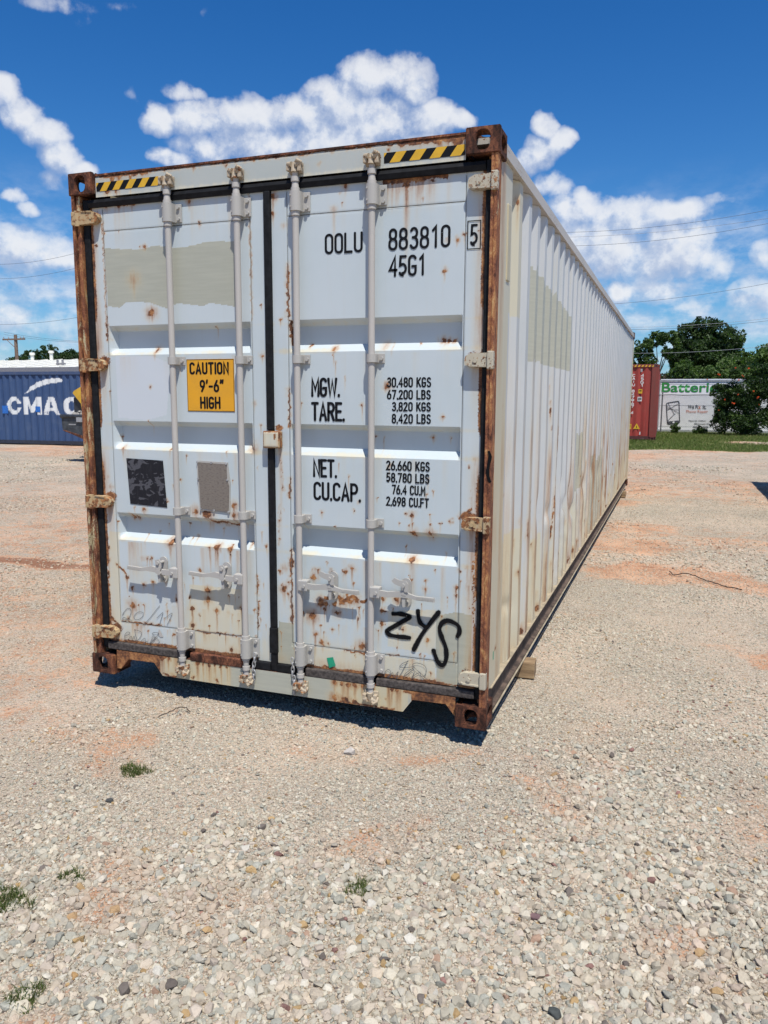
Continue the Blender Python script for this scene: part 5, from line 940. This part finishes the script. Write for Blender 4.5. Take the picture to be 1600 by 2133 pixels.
# blue container with white lettering; front origin at its left end
bx0=-26.3; brz=R(5.4); BLo=Vector((bx0,17.66,-.085))
def bl(x,y=18.5): return (x-bx0)/math.cos(brz)
def seg(X,Z,p,q_,hw):
    dx,dz=q_[0]-p[0],q_[1]-p[1]; t_=np.clip(((X-p[0])*dx+(Z-p[1])*dz)/(dx*dx+dz*dz+1e-9),0,1); return np.hypot(X-p[0]-t_*dx,Z-p[1]-t_*dz)<hw
def blue_letters(X,Z):
    m_=np.zeros(X.shape,bool); xx=X*math.cos(brz)+bx0; zz=Z-.085
    def poly(L): 
        nonlocal m_; m_|=inpoly(xx,zz,L)
    z0,z1=1.0,1.61
    # C
    cx,cz=-19.11,1.305
    m_|=(((xx-cx)/.30)**2+((zz-cz)/.315)**2<1)&~((((xx-cx-.02)/.13)**2+((zz-cz)/.17)**2<1)|((xx>cx+.05)&(np.abs(zz-cz)<.085)))
    x=-18.74; poly([(x,z0),(x,z1),(x+.22,z1),(x+.38,1.26),(x+.54,z1),(x+.76,z1),(x+.76,z0),(x+.57,z0),(x+.57,1.36),(x+.45,1.06),(x+.31,1.06),(x+.19,1.36),(x+.19,z0)])
    a=inpoly(xx,zz,[(-17.90,z0),(-17.68,z1),(-17.45,z1),(-17.21,z0),(-17.40,z0),(-17.45,1.12),(-17.67,1.12),(-17.71,z0)])&~inpoly(xx,zz,[(-17.64,1.25),(-17.48,1.25),(-17.56,1.48)]); m_|=a
    gx=-16.74; m_|=(((xx-gx)/.33)**2+((zz-1.305)/.315)**2<1)&~((((xx-gx-.02)/.15)**2+((zz-1.305)/.17)**2<1)|((xx>gx+.05)&(zz>1.30)&(zz<1.42)))
    poly([(-16.30,z0),(-16.30,z1),(-16.08,z1),(-15.7,1.3),(-15.7,z1),(-15.5,z1),(-15.5,z0),(-15.7,z0),(-16.08,1.30),(-16.08,z0)])
    poly([(-18.62,1.73),(-18.40,1.95),(-18.1,2.13),(-17.7,2.24),(-17.3,2.28),(-17.08,2.25),(-17.05,2.19),(-17.12,2.13),(-17.5,2.10),(-17.85,2.03),(-18.15,1.93),(-18.42,1.80)])
    m_|=(xx>-16.55)&(xx<-15.9)&(zz>.36)&(zz<.44)
    return m_.astype(float)
M['blue']=metal_paint('blue_container_paint',(.026,.062,.155),(.045,.085,.18),.08,(.09,.125,.19)); M['bluep']=metal_paint('blue_post_paint',(.04,.07,.15),(.05,.08,.16),.12,(.14,.16,.2)); M['navy']=simple('navy_dark_rail',(.022,.028,.045),.7,.3)
bc=container('blue_container',12.19,2.60,2.44,M['blue'],M['bluep'],M['navy'],BLo,brz,'blue shipping container with big white letters and a swoosh, at the left',blue_letters,res=.035)
bt=simple('bright_blue_sticker',(.02,.13,.45),.5,.2)
for (x0,x1,z0,z1) in ((-19.60,-19.36,1.02,1.30),(-18.20,-18.0,1.08,1.28)):
    a=bl(x0);b=bl(x1); link('blue_sticker',MB().box(a,b,.012,.018,z0+.085,z1+.085),bt,bc,loc=(0,0,0))
# red container
M['red']=metal_paint('red_container_paint',(.33,.040,.028),(.22,.030,.022),.05,(.30,.07,.045)); M['redp']=metal_paint('red_post_paint',(.20,.035,.025),(.14,.04,.03),.16,(.2,.08,.06)); M['redd']=metal_paint('red_dark_rail',(.09,.02,.018),(.06,.02,.018),.12)
rc_=container('red_container',2.44,2.92,12.19,M['red'],M['redp'],M['redd'],(.115,28.5,.06),R(.9),'dark red shipping container standing end-on beside the white trailer, right of the long white container',None,front_pitch=.30)
wh=simple('white_decal',(.62,.60,.58),.5,.15)
def vtext(s,x,z0,z1,cw,par):
    n=len(s); st=[]; h=(z0-z1)/n
    for i,c in enumerate(s):
        if c==' ': continue
        zt=z0-i*h; st+=text_strokes(c,x,x+cw,zt-h*.74,zt)
    mb=MB()
    for i,t_ in enumerate(st):
        V,F=ribbon(t_,.012,len(t_)>4 and np.hypot(t_[0][0]-t_[-1][0],t_[0][1]-t_[-1][1])<1e-4,False); mb.add([(v[0],.012-.0008*(i%3),v[1]) for v in V],F)
    link('lettering',mb,wh,par,loc=(0,0,0))
vtext('CAIU 847967 4',1.48,2.53,.98,.085,rc_); vtext('45G1',1.79,2.53,2.02,.095,rc_)
lx=lambda x:(x-.115)
def rdec(nm,x0,x1,z0,z1,m_,y=.010): return link(nm,MB().box(x0,x1,y,y+.003,z0,z1),m_,rc_,loc=(0,0,0))
yl=M['yellow']; dk=M['ink']
rdec('yellow_label',1.72,1.86,1.80,1.96,yl); rdec('label_print',1.745,1.835,1.86,1.875,dk,.008); rdec('label_print',1.745,1.835,1.90,1.93,dk,.008)
rdec('white_label',1.70,1.86,1.50,1.67,wh); rdec('label_print',1.73,1.78,1.53,1.64,dk,.008); rdec('label_print',1.80,1.84,1.55,1.64,dk,.008)
rdec('yellow_label',1.36,1.52,.42,.62,yl); rdec('label_print',1.39,1.50,.50,.52,dk,.008); rdec('label_print',1.39,1.50,.56,.575,dk,.008)
link('warning_triangle',MB().prism([(1.59,.43),(1.84,.43),(1.715,.65)],'y',.010,.013),yl,rc_,loc=(0,0,0)); link('warning_mark',MB().prism([(1.70,.47),(1.73,.47),(1.725,.55),(1.705,.55)],'y',.008,.0095),dk,rc_,loc=(0,0,0))
rdec('white_label',1.83,1.87,.15+.06,.32,wh)
for k in range(8): link('hazard_stripe',MB().prism([(1.26+k*.13,2.81),(1.32+k*.13,2.81),(1.36+k*.13,2.88),(1.30+k*.13,2.88)],'y',-.002,.0035),yl if k%1==0 else dk,rc_,loc=(0,0,0))
rdec('label_grey',1.76,1.83,2.62,2.74,M['steel'])
# a container just outside the right of the frame throws the shadow corner seen there
container('grey_container',2.44,2.6,6.06,M['bluep'],M['bluep'],M['navy'],(5.55,7.75,-.09),0,'grey container outside the right edge whose shadow falls on the gravel',None)
# ================================================================ white building behind the blue container
M['roofw']=simple('white_metal_roof',(.74,.72,.64),.5,.06,4); M['eave']=simple('grey_eave',(.20,.20,.22),.7,.2); M['wallc']=simple('cream_wall',(.55,.52,.45),.7,.1)
hb=empty('metal_building',(-30,27,-.09),'long low building with a white metal roof behind the blue container','building')
def hbl(nm,mb,m_): return link(nm,mb,m_,hb)
hbl('wall',MB().box(-48,-15,26.0,34.5,-.09,2.85),M['wallc'])
x0=-49
hbl('roof',MB().prism([(25.6,2.92),(25.6,2.98),(30.2,3.56),(34.9,2.98),(34.9,2.92),(30.2,3.48)],'x',-49,-14),M['roofw'])
hbl('fascia',MB().box(-49,-14,25.5,25.58,2.74,2.965),M['eave'])
for k in range(0,35,1):
    xx=-48.6+k; hbl('roof_seam',MB().add([(xx,25.6,2.983),(xx+.05,25.6,2.983),(xx+.05,30.2,3.563),(xx,30.2,3.563),(xx,25.6,3.02),(xx+.05,25.6,3.02),(xx+.05,30.2,3.60),(xx,30.2,3.60)],[(4,5,6,7),(0,4,7,3),(1,2,6,5),(0,1,5,4)]),M['roofw'])
for xx,hh_ in ((-28.3,.42),(-29.6,.34)): hbl('roof_vent',MB().cyl((xx,30.2,3.5),(xx,30.2,3.5+hh_),.09,n=12).cyl((xx,30.2,3.5+hh_),(xx,30.2,3.62+hh_),.15,.13,n=12),M['roofw'])
hbl('roof_bracket',MB().box(-24.6,-24.1,26.5,26.6,3.13,3.2).cyl((-24.5,26.5,3.1),(-24.5,26.5,3.35),.05).cyl((-24.2,26.5,3.1),(-24.2,26.5,3.35),.05),M['eave'])
# ================================================================ trees
m,t=mat('leaf'); ti=t.n('ShaderNodeAttribute',attribute_name='tint'); finish(t,ti,.55,spec=.3,trans=(.28,t.v('MULTIPLY',ti,(1.6,2.0,.8)))); M['leaf']=m
M['bark']=simple('bark',(.09,.07,.055),.95,.4,14,.4)
def crown(lobes,n,size,pal,seed,tintvar=.35,shell=.55):
    g_=np.random.default_rng(seed); L_=np.array(lobes); vol=(L_[:,3]*L_[:,4]*L_[:,5])**(.75); pk=g_.choice(len(L_),n,p=vol/vol.sum())
    # clumps inside lobes give light and dark groups
    d=g_.normal(size=(n,3)); d/=np.linalg.norm(d,axis=1)[:,None]; r_=(shell+(1-shell)*g_.random(n)**.6)
    ncl=len(L_)*26; cd_=g_.normal(size=(ncl,3)); cd_/=np.linalg.norm(cd_,axis=1)[:,None]; cl=g_.integers(0,26,n)
    cdir=cd_[pk*26+cl]; crad=g_.uniform(.62,1.05,ncl)[pk*26+cl][:,None]
    p=L_[pk,:3]+(cdir*crad+d*r_[:,None]*.36)*L_[pk,3:6]
    s=size*g_.uniform(.6,1.3,n); a=g_.normal(size=(n,3)); a/=np.linalg.norm(a,axis=1)[:,None]; b=np.cross(a,g_.normal(size=(n,3))); b/=np.linalg.norm(b,axis=1)[:,None]; c=np.cross(a,b)
    V=np.stack([p-b*s[:,None],p+c*s[:,None]*.45,p+b*s[:,None],p-c*s[:,None]*.45],1).reshape(-1,3); F=np.arange(4*n).reshape(-1,4)
    base=np.array(pal)[g_.integers(0,len(pal),ncl)][pk*26+cl]; col=base*g_.uniform(1-tintvar,1+tintvar,(n,1)); C=np.repeat(np.concatenate([col,np.ones((n,1))],1),4,0)
    return V,F,C
def limbs(base,lobes,r_,seed,k=7):
    g_=random.Random(seed); mb=MB(); b=Vector(base); cx=Vector((sum(l[0] for l in lobes)/len(lobes),sum(l[1] for l in lobes)/len(lobes),sum(l[2] for l in lobes)/len(lobes)))
    f=b.lerp(cx,.55); mb.tube([b,b.lerp(f,.35)+Vector((g_.uniform(-.1,.1),g_.uniform(-.1,.1),0)),f],[r_,r_*.8,r_*.55],9)
    for l in lobes[:k]:
        tgt=Vector(l[:3])+Vector((0,0,l[5]*.3)); mid=f.lerp(tgt,.5)+Vector((g_.uniform(-.2,.2),g_.uniform(-.2,.2),.15)); st=b.lerp(f,g_.uniform(.6,1.)); mb.tube([st,mid,tgt],[r_*.42,r_*.26,r_*.08],6)
    return mb
def tree(name,base,lobes,n,size,pal,seed,label,cat='tree',group=None,tr=.22,flowers=None,shell=.5):
    e=empty(name,base,label,cat,group); V,F,C=crown(lobes,n,size,pal,seed,shell=shell); V=V-np.array(base); me=npmesh('crown',V,F,4,{'tint':C}); link('crown',me,M['leaf'],e,loc=(0,0,0))
    tm=limbs(base,lobes,tr,seed).mesh('trunk',True); link('trunk',tm,M['bark'],e); return e
DG=[(.022,.042,.014),(.030,.055,.017),(.042,.072,.022),(.055,.088,.028)]; MG=[(.04,.07,.018),(.055,.095,.024),(.08,.125,.032)]; LG=[(.06,.10,.026),(.09,.14,.04),(.12,.17,.05)]; BR=[(.06,.055,.03),(.09,.075,.04),(.05,.06,.022)]
def ring(cx,cy,cz,w_,h,n,seed,sz):
    g_=random.Random(seed); out=[(cx,cy,cz,w_*.62,w_*.62,h*.62)]
    for i in range(n):
        a=2*math.pi*i/n+g_.uniform(-.3,.3); zz=g_.uniform(-.45,.6)*h; rr_=w_*math.sqrt(max(.1,1-(zz/h)**2))*.72; s_=sz*g_.uniform(.75,1.25); out.append((cx+rr_*math.cos(a),cy+rr_*math.sin(a),cz+zz,s_,s_,s_*.85))
    out.append((cx,cy,cz+h*.78,sz,sz,sz*.8)); return out
tree('broadleaf_tree',(4.9,60,0),ring(4.9,60,5.0,2.25,2.25,13,1,.95),26000,.13,DG,1,'big dense dark green tree, the tallest above the white trailer',group='trees beyond the fence')
tree('slender_tree',(1.7,57,0),[(.8,57,5.3,.6,.7,.6),(1.6,57,5.8,.5,.6,.55),(2.4,57,6.1,.6,.7,.4),(1.2,57,4.4,.55,.6,.45),(2.5,57,4.9,.45,.5,.4),(.3,57,4.5,.5,.5,.6),(3.0,57,5.4,.35,.4,.5)],4200,.12,MG,2,'airy lighter tree with sky showing through, just right of the long container',group='trees beyond the fence',tr=.13)
tree('broadleaf_tree',(9.0,50,0),ring(9.0,50,3.7,1.5,1.5,9,3,.65),11000,.11,LG,3,'pale green tree at the right edge behind the flowering vine',group='trees beyond the fence',tr=.15)
tree('broadleaf_tree',(7.3,53,0),ring(7.3,53,3.3,1.6,1.3,9,4,.6),10000,.11,MG,4,'lower green tree between the tallest tree and the right edge',group='trees beyond the fence',tr=.14)
tree('shrub',(3.6,46,0),ring(3.6,46,2.6,1.1,1.1,8,5,.5),9000,.09,MG,5,'green bush showing above the middle of the white trailer roof','shrub','shrubs behind the white trailer',.08)
tree('shrub',(1.6,47,0),ring(1.6,47,2.35,1.3,1.0,8,6,.45),5000,.08,BR,6,'brownish dry scrub above the left end of the white trailer','shrub','shrubs behind the white trailer',.08)
tree('shrub',(5.8,46,0),ring(5.8,46,2.7,1.2,1.1,8,7,.5),8000,.09,LG,7,'bright green bush above the trailer roof left of the flowering vine','shrub','shrubs behind the white trailer',.08)
tree('broadleaf_tree',(-1.5,56,0),ring(-1.5,56,4.2,1.9,1.7,9,8,.7),8000,.12,DG,8,'dark tree mostly hidden behind the far end of the long container',group='trees beyond the fence')
for j,(tx_,w_,cz,hh_,lb) in enumerate(((-54.5,1.9,4.0,1.1,'low leafy tree at the left beside the utility pole'),(-51.6,2.0,4.4,1.7,'dark bushy tree, tallest behind the white roof at the left'),(-49.0,1.8,4.1,1.5,'dark bushy tree behind the white roof next to the left container post'),(-46.0,2.0,4.0,1.5,'dark tree behind the white roof hidden by the long container'))):
    tree('broadleaf_tree',(tx_,55,-.1),ring(tx_,55,cz,w_,hh_,10,20+j,.7),13000,.12,DG[:3]+MG[:1],30+j,lb,group='trees behind the white roofed building')
# ================================================================ trailer, fence, flowering vine
tw=simple('white_trailer_side',(.78,.78,.79),.35,.03,3); M['alu']=simple('trailer_rail',(.42,.43,.44),.4,.2,8,metal=.4)
te=empty('white_trailer',(8.,39.8,-.02),'white box trailer with green and black lettering behind the chain-link fence','trailer')
tl=lambda nm,mb,m_: link(nm,mb,m_,te)
tl('side_panel',MB().box(2.42,14.6,38.5,41.0,.13,2.50),tw); tl('top_rail',MB().box(2.40,14.62,38.47,41.03,2.50,2.60),M['alu']); tl('roof',MB().box(2.45,14.6,38.52,40.98,2.60,2.63),tw); tl('bottom_rail',MB().box(2.40,14.62,38.46,41.02,.03,.13),M['alu'])
tl('corner_post',MB().box(2.385,2.44,38.44,38.52,.03,2.6),M['alu'])
for k in range(3): tl('side_seam',MB().box(2.44,14.6,38.492,38.4995,2.38-.02*k*0-.0-k*1.05,2.388-k*1.05),M['alu'])
for xx in (4.5,10.5,12.0): tl('wheel',MB().cyl((xx,38.6,.0),(xx,38.9,.0),.13,n=20),M['gasket'])
grn=simple('green_print',(.03,.24,.05),.5,.05); orp=simple('orange_print',(.62,.17,.08),.5,.05); blk=simple('black_print',(.03,.032,.04),.5,.05)
def font_text(s,x0,x1,z0,z1,y,m_,par,bold=0.,nm='lettering'):
    cu=bpy.data.curves.new('t','FONT'); cu.body=s; cu.offset=bold; o=bpy.data.objects.new('t',cu); COL.objects.link(o); bpy.context.view_layer.update()
    me=bpy.data.meshes.new_from_object(o.evaluated_get(bpy.context.evaluated_depsgraph_get())); bpy.data.objects.remove(o); 
    co=np.zeros(len(me.vertices)*3); me.vertices.foreach_get('co',co); co=co.reshape(-1,3); mn,mx=co.min(0),co.max(0)
    if z1 is None: z1=z0+(x1-x0)*(mx[1]-mn[1])/(mx[0]-mn[0])
    V=np.stack([x0+(co[:,0]-mn[0])/(mx[0]-mn[0])*(x1-x0),np.full(len(co),y),z0+(co[:,1]-mn[1])/(mx[1]-mn[1])*(z1-z0)],-1); me.vertices.foreach_set('co',V.ravel()); me.update(); me.name=nm; me.materials.clear(); me.materials.append(m_)
    return link(nm,me,m_,par)
ty_=38.485
font_text('Batteries',2.50,5.42,1.99,2.46,ty_,grn,te,.018)
font_text('We Fi',3.78,4.24,1.17,1.36,ty_,blk,te,.02); font_text('x',4.26,4.38,1.17,1.31,ty_,orp,te,.02); font_text('It.',4.47,4.64,1.17,1.36,ty_,blk,te,.02)
font_text('Phone Repair',3.72,4.72,.93,1.11,ty_,orp,te,.0)
font_text('North OKC    South OKC',3.86,5.6,.54,.62,ty_,blk,te,.015); font_text('Midwest City',4.13,4.95,.37,.47,ty_,blk,te,.015); font_text('800-677-8278',4.07,4.78,.23,.32,ty_,blk,te,.025)
# cracked phone drawing
def tp(x,y): return (2.42+(x-60+.0)*.0 + (x*.15+1360-1376)*.02183+2.41-2.42+.0,(897-(760+y*.15))*.0239+.06)
def T2(pts,hw,nm='phone_drawing',i=0):
    V,F=ribbon([tp(*p) for p in pts],hw,len(pts)>5 and pts[0]==pts[-1],True); tl(nm,MB().add([(v[0],ty_-.0006*i,v[1]) for v in V],F),blk)
T2([(235,525),(380,500),(395,515),(420,790),(405,805),(260,822),(245,808),(214,545),(218,530),(235,525)],.022)
tl('phone_drawing',MB().prism([tp(*p) for p in [(240,782),(418,765),(420,795),(262,822),(250,815)]],'y',ty_-.006,ty_-.004),blk)
tl('phone_button',MB().add([(tp(333,792)[0]+.05*math.cos(a),ty_-.008,tp(333,792)[1]+.05*math.sin(a)) for a in np.linspace(0,2*math.pi,13)[:-1]],[tuple(range(12))]),tw)
for i,l in enumerate([[(240,535),(295,615),(335,682),(355,675)],[(385,535),(225,630)],[(225,570),(285,608),(400,665)],[(228,600),(300,610),(390,622)],[(335,685),(250,770)]]): T2(l,.010,i=i+2)
# chain-link fence
fe=empty('chain_link_fence',(8,36,-.02),'grey chain-link fence running in front of the white trailer','fence'); M['galv']=simple('galvanised_wire',(.26,.27,.28),.45,.15,30,metal=.5)
M['fpost']=simple('dark_post',(.12,.125,.13),.6,.3,20)
for xx in (2.60,5.4,8.2,11.0,13.8): link('fence_post',MB().cyl((xx,36,-.05),(xx,36,1.94),.032,n=10).cyl((xx,36,1.94),(xx,36,1.99),.038,.012,n=10),M['fpost'],fe)
link('top_rail',MB().tube([(-1.5+k*.5,35.965,1.84+.012*math.sin(k*2.3)) for k in range(34)],.020,8),M['fpost'],fe)
mb=MB(); H_=1.80; sp_=.085
def wirequad(a,b):
    d=(Vector(b)-Vector(a)).normalized(); n_=Vector((d.z,0,-d.x))*.0034; y_=Vector((0,.0034,0)); a=Vector(a);b=Vector(b); mb.add([a+n_,a-y_,a-n_,b+n_,b-y_,b-n_],[(0,3,4,1),(1,4,5,2),(2,5,3,0)])
k=-H_
while k<13.0:
    for sg in (1,-1):
        x0_,x1_=(.9+k,.9+k+H_) if sg>0 else (.9+k+H_,.9+k); z0_,z1_=.03,.03+H_
        a_=(x0_,36.0+.004*sg,z0_); b_=(x1_,36.0+.004*sg,z1_); wirequad(a_,b_)
    k+=sp_
wm=link('wire_mesh',mb,M['galv'],fe); wm['kind']='stuff'
# vine with orange trumpet flowers, grown over the fence
vb=(6.05,35.1,.05)
vl=[(5.9,35.1,1.0,.95,.55,1.0),(5.3,35.0,1.75,.70,.5,.45),(6.2,35.0,2.1,.9,.55,.75),(5.2,35.1,.7,.45,.4,.5),(6.8,35.1,1.6,.75,.5,.8),(6.9,35.1,2.5,.55,.4,.35),(5.9,35.0,2.75,.55,.4,.30),(6.5,35.1,.6,.65,.45,.5),(7.3,35.1,2.2,.5,.4,.6),(4.95,35.0,2.2,.28,.2,.14),(7.2,35.1,.9,.45,.35,.5),(6.4,35,2.95,.4,.3,.25),(6.9,35,3.0,.45,.3,.25),(4.75,35.0,1.9,.18,.15,.10),(5.0,35.,1.15,.2,.2,.25)]
vine=empty('flowering_vine',vb,'dark leafy vine with orange trumpet flowers growing over the fence at the right edge','shrub')
V,F,C=crown(vl,38000,.055,[(.020,.042,.012),(.03,.058,.016),(.05,.085,.024),(.075,.12,.032)],50,shell=.3); link('crown',npmesh('crown',V-np.array(vb),F,4,{'tint':C}),M['leaf'],vine,loc=(0,0,0))
link('trunk',limbs(vb,vl,.07,9,10).mesh('trunk',True),M['bark'],vine)
M['flower']=simple('orange_petal',(.80,.13,.03),.5,.25,40)
fme=MB(); gq=random.Random(5)
for j in range(6):
    a=j*1.05; c=Vector((math.cos(a)*.05,-.03-.02*(j%2),math.sin(a)*.045)); d=(c+Vector((0,-.05,0))).normalized(); fme.cyl(c*.2,c*.2+d*.06,.007,.014,6,False)
    for p in range(5):
        b=p*2*math.pi/5; u_=d.orthogonal().normalized(); w_=d.cross(u_); q0=c*.2+d*.06; e1=(u_*math.cos(b)+w_*math.sin(b)); e2=(u_*math.cos(b+.6)+w_*math.sin(b+.6)); fme.add([q0,q0+e1*.026+d*.012,q0+(e1+e2)*.021+d*.008,q0+e2*.026+d*.012],[(0,1,2,3)])
fme=fme.mesh('flower'); 
def vpos(x,y): px,py_=1360+x*.15,760+y*.15; return (2.41+(px-1370)*.02183*.895+.14,(900-py_)*.0214+.13)
for i,(fx,fy) in enumerate([(885,130),(720,190),(705,290),(1100,35),(1280,45),(1200,135),(1165,395),(1365,350),(1440,430),(1115,520),(910,610),(1580,160),(1590,240),(1580,320),(1590,435),(985,465),(1460,530),(1160,200),(1215,150),(1095,510),(870,120),(1425,440)]):
    X_,Z_=vpos(fx,fy); o=link('flower',fme,M['flower'],vine,loc=Vector((X_,34.42,Z_))-Vector(vb)); o.rotation_euler=(gq.uniform(-.4,.4),gq.uniform(0,6),gq.uniform(-.4,.4)); s_=gq.uniform(.35,.65); o.scale=(s_,)*3
# low weeds along the fence foot
for j,(tx_,h_,w_,lb) in enumerate(((3.25,.28,.22,'small bush at the fence foot below the phone drawing'),(4.3,.2,.3,'low weeds at the fence foot left of the flowering vine'),(8.3,.35,.6,'low bush at the fence foot at the right edge'),(7.6,.3,.5,'leafy weeds right under the flowering vine'))):
    tree('shrub',(tx_,35.6,.02),ring(tx_,35.6,h_*.9,w_,h_,5,60+j,w_*.4),1400,.04,MG,70+j,lb,'weed','weeds along the fence foot',.01)
# ================================================================ utility pole and wires
M['pole']=simple('pole_wood',(.17,.12,.09),.9,.3,6); M['wire']=simple('cable',(.05,.055,.065),.6,.1); M['wire_l']=simple('pale_cable',(.33,.34,.36),.5,.1)
pe=empty('utility_pole',(-45.5,45,-.09),'wooden utility pole with a crossarm behind the white roof at the left','utility pole')
link('pole_shaft',MB().tube([(-45.5,45,-.09),(-45.5,45,3),(-45.5,45,6.35)],[.17,.15,.12],10),M['pole'],pe); link('crossarm',MB().box(-46.7,-44.5,44.85,44.97,5.94,6.06),M['pole'],pe)
for xx in (-46.6,-46.1,-44.9,-44.6): link('insulator',MB().cyl((xx,44.9,6.06),(xx,44.9,6.2),.05,.03,n=8),M['steel'],pe)
link('brace',MB().tube([(-46.2,44.84,5.94),(-45.5,44.84,5.4)],.025,6),M['pole'],pe)
def pxw(px,py,Y):
    # measured off the photograph once; the wires hang at their own distance
    k_=WIRE(px,py,Y); return k_
def cable(a,b,rad,sag,m_,label,ext=.35):
    a=Vector(a);b=Vector(b); d=b-a; a2=a-d*ext; b2=b+d*ext; n=24; pts=[]
    for i in range(n+1):
        t_=i/n; p=a2.lerp(b2,t_); p.z-=sag*4*t_*(1-t_)-sag; pts.append(p)
    o=link('power_line',MB().tube(pts,rad,5),m_); tag(o,label,'power line','overhead power lines')
for (a,b,m_,sag,lb) in WIRES: cable(a,b,.009,sag,M[m_],lb)
# ================================================================ yellow loader behind the left edge of the container
M['cat']=simple('loader_yellow',(.62,.36,.03),.45,.1,5); M['lbl']=simple('loader_grey',(.028,.03,.034),.5,.3,10); M['bucket']=simple('bucket_steel',(.045,.05,.055),.55,.4,8,.3)
ld=empty('front_loader',(-10.5,14.2,-.09),'yellow front loader with a raised dark bucket, behind the white container at the left','loader')
ll=lambda nm,mb,m_: link(nm,mb,m_,ld)
bk=ll('bucket',MB().prism([(-12.07,1.12),(-12.05,.80),(-11.98,.72),(-11.3,.60),(-9.9,.60),(-9.9,1.12)],'y',13.0,13.9),M['bucket'])
ll('bucket_bottom',MB().prism([(-12.0,.755),(-11.3,.52),(-9.9,.52),(-9.9,.60),(-11.3,.605),(-11.99,.765)],'y',12.96,13.94),M['lip'])
ll('bucket_lip',MB().cyl((-12.08,13.0,1.13),(-9.9,13.0,1.13),.052,n=12),M['lbl'])
ll('bucket_plate',MB().box(-11.55,-11.2,12.955,12.999,.98,1.12,.01),M['steel'])
ll('bucket_print',MB().box(-11.83,-11.60,12.992,12.998,.895,.93),simple('faded_print',(.25,.25,.25),.6))
rk=[rock(900+k,.8,12) for k in range(3)]; gq=random.Random(3); mb=MB()
rp=[ (gq.uniform(-11.85,-10.2),gq.uniform(13.1,13.8),1.14+gq.uniform(0,.12),gq.uniform(.04,.09),gq.randrange(3)) for _ in range(70)]
for (x_,y_,z_,s_,k) in rp: mb.add([Vector(v.co)*s_+Vector((x_,y_,z_)) for v in rk[k].vertices],[tuple(p.vertices) for p in rk[k].polygons])
rb=link('rubble',mb,simple('rubble_stone',(.34,.31,.27),.9,.3,6)); tag(rb,'broken rubble heaped in the raised loader bucket','rubble',kind='stuff')
ll('body',MB().prism([(-12.55,1.74),(-12.5,1.80),(-12.12,1.98),(-11.3,2.02),(-9.6,2.02),(-9.6,.8),(-12.22,.85),(-12.28,1.45)],'y',14.0,15.3),M['cat'])
ll('side_guard',MB().box(-12.62,-12.26,14.1,14.9,1.00,1.62,.02),M['lbl'])
ll('loader_arm',MB().box(-11.2,-11.0,13.85,15.0,1.0,1.2,.02),M['cat']); ll('loader_arm',MB().box(-10.0,-9.8,13.85,15.0,1.0,1.2,.02),M['cat'])
ll('cab',MB().box(-10.9,-9.7,14.3,15.2,2.02,2.9,.04),M['lbl'])
for xx in (-10.95,-9.55):
    for yy in (14.2,15.5): ll('wheel',MB().cyl((xx-.14,yy,.31),(xx+.14,yy,.31),.40,n=24),M['gasket'])
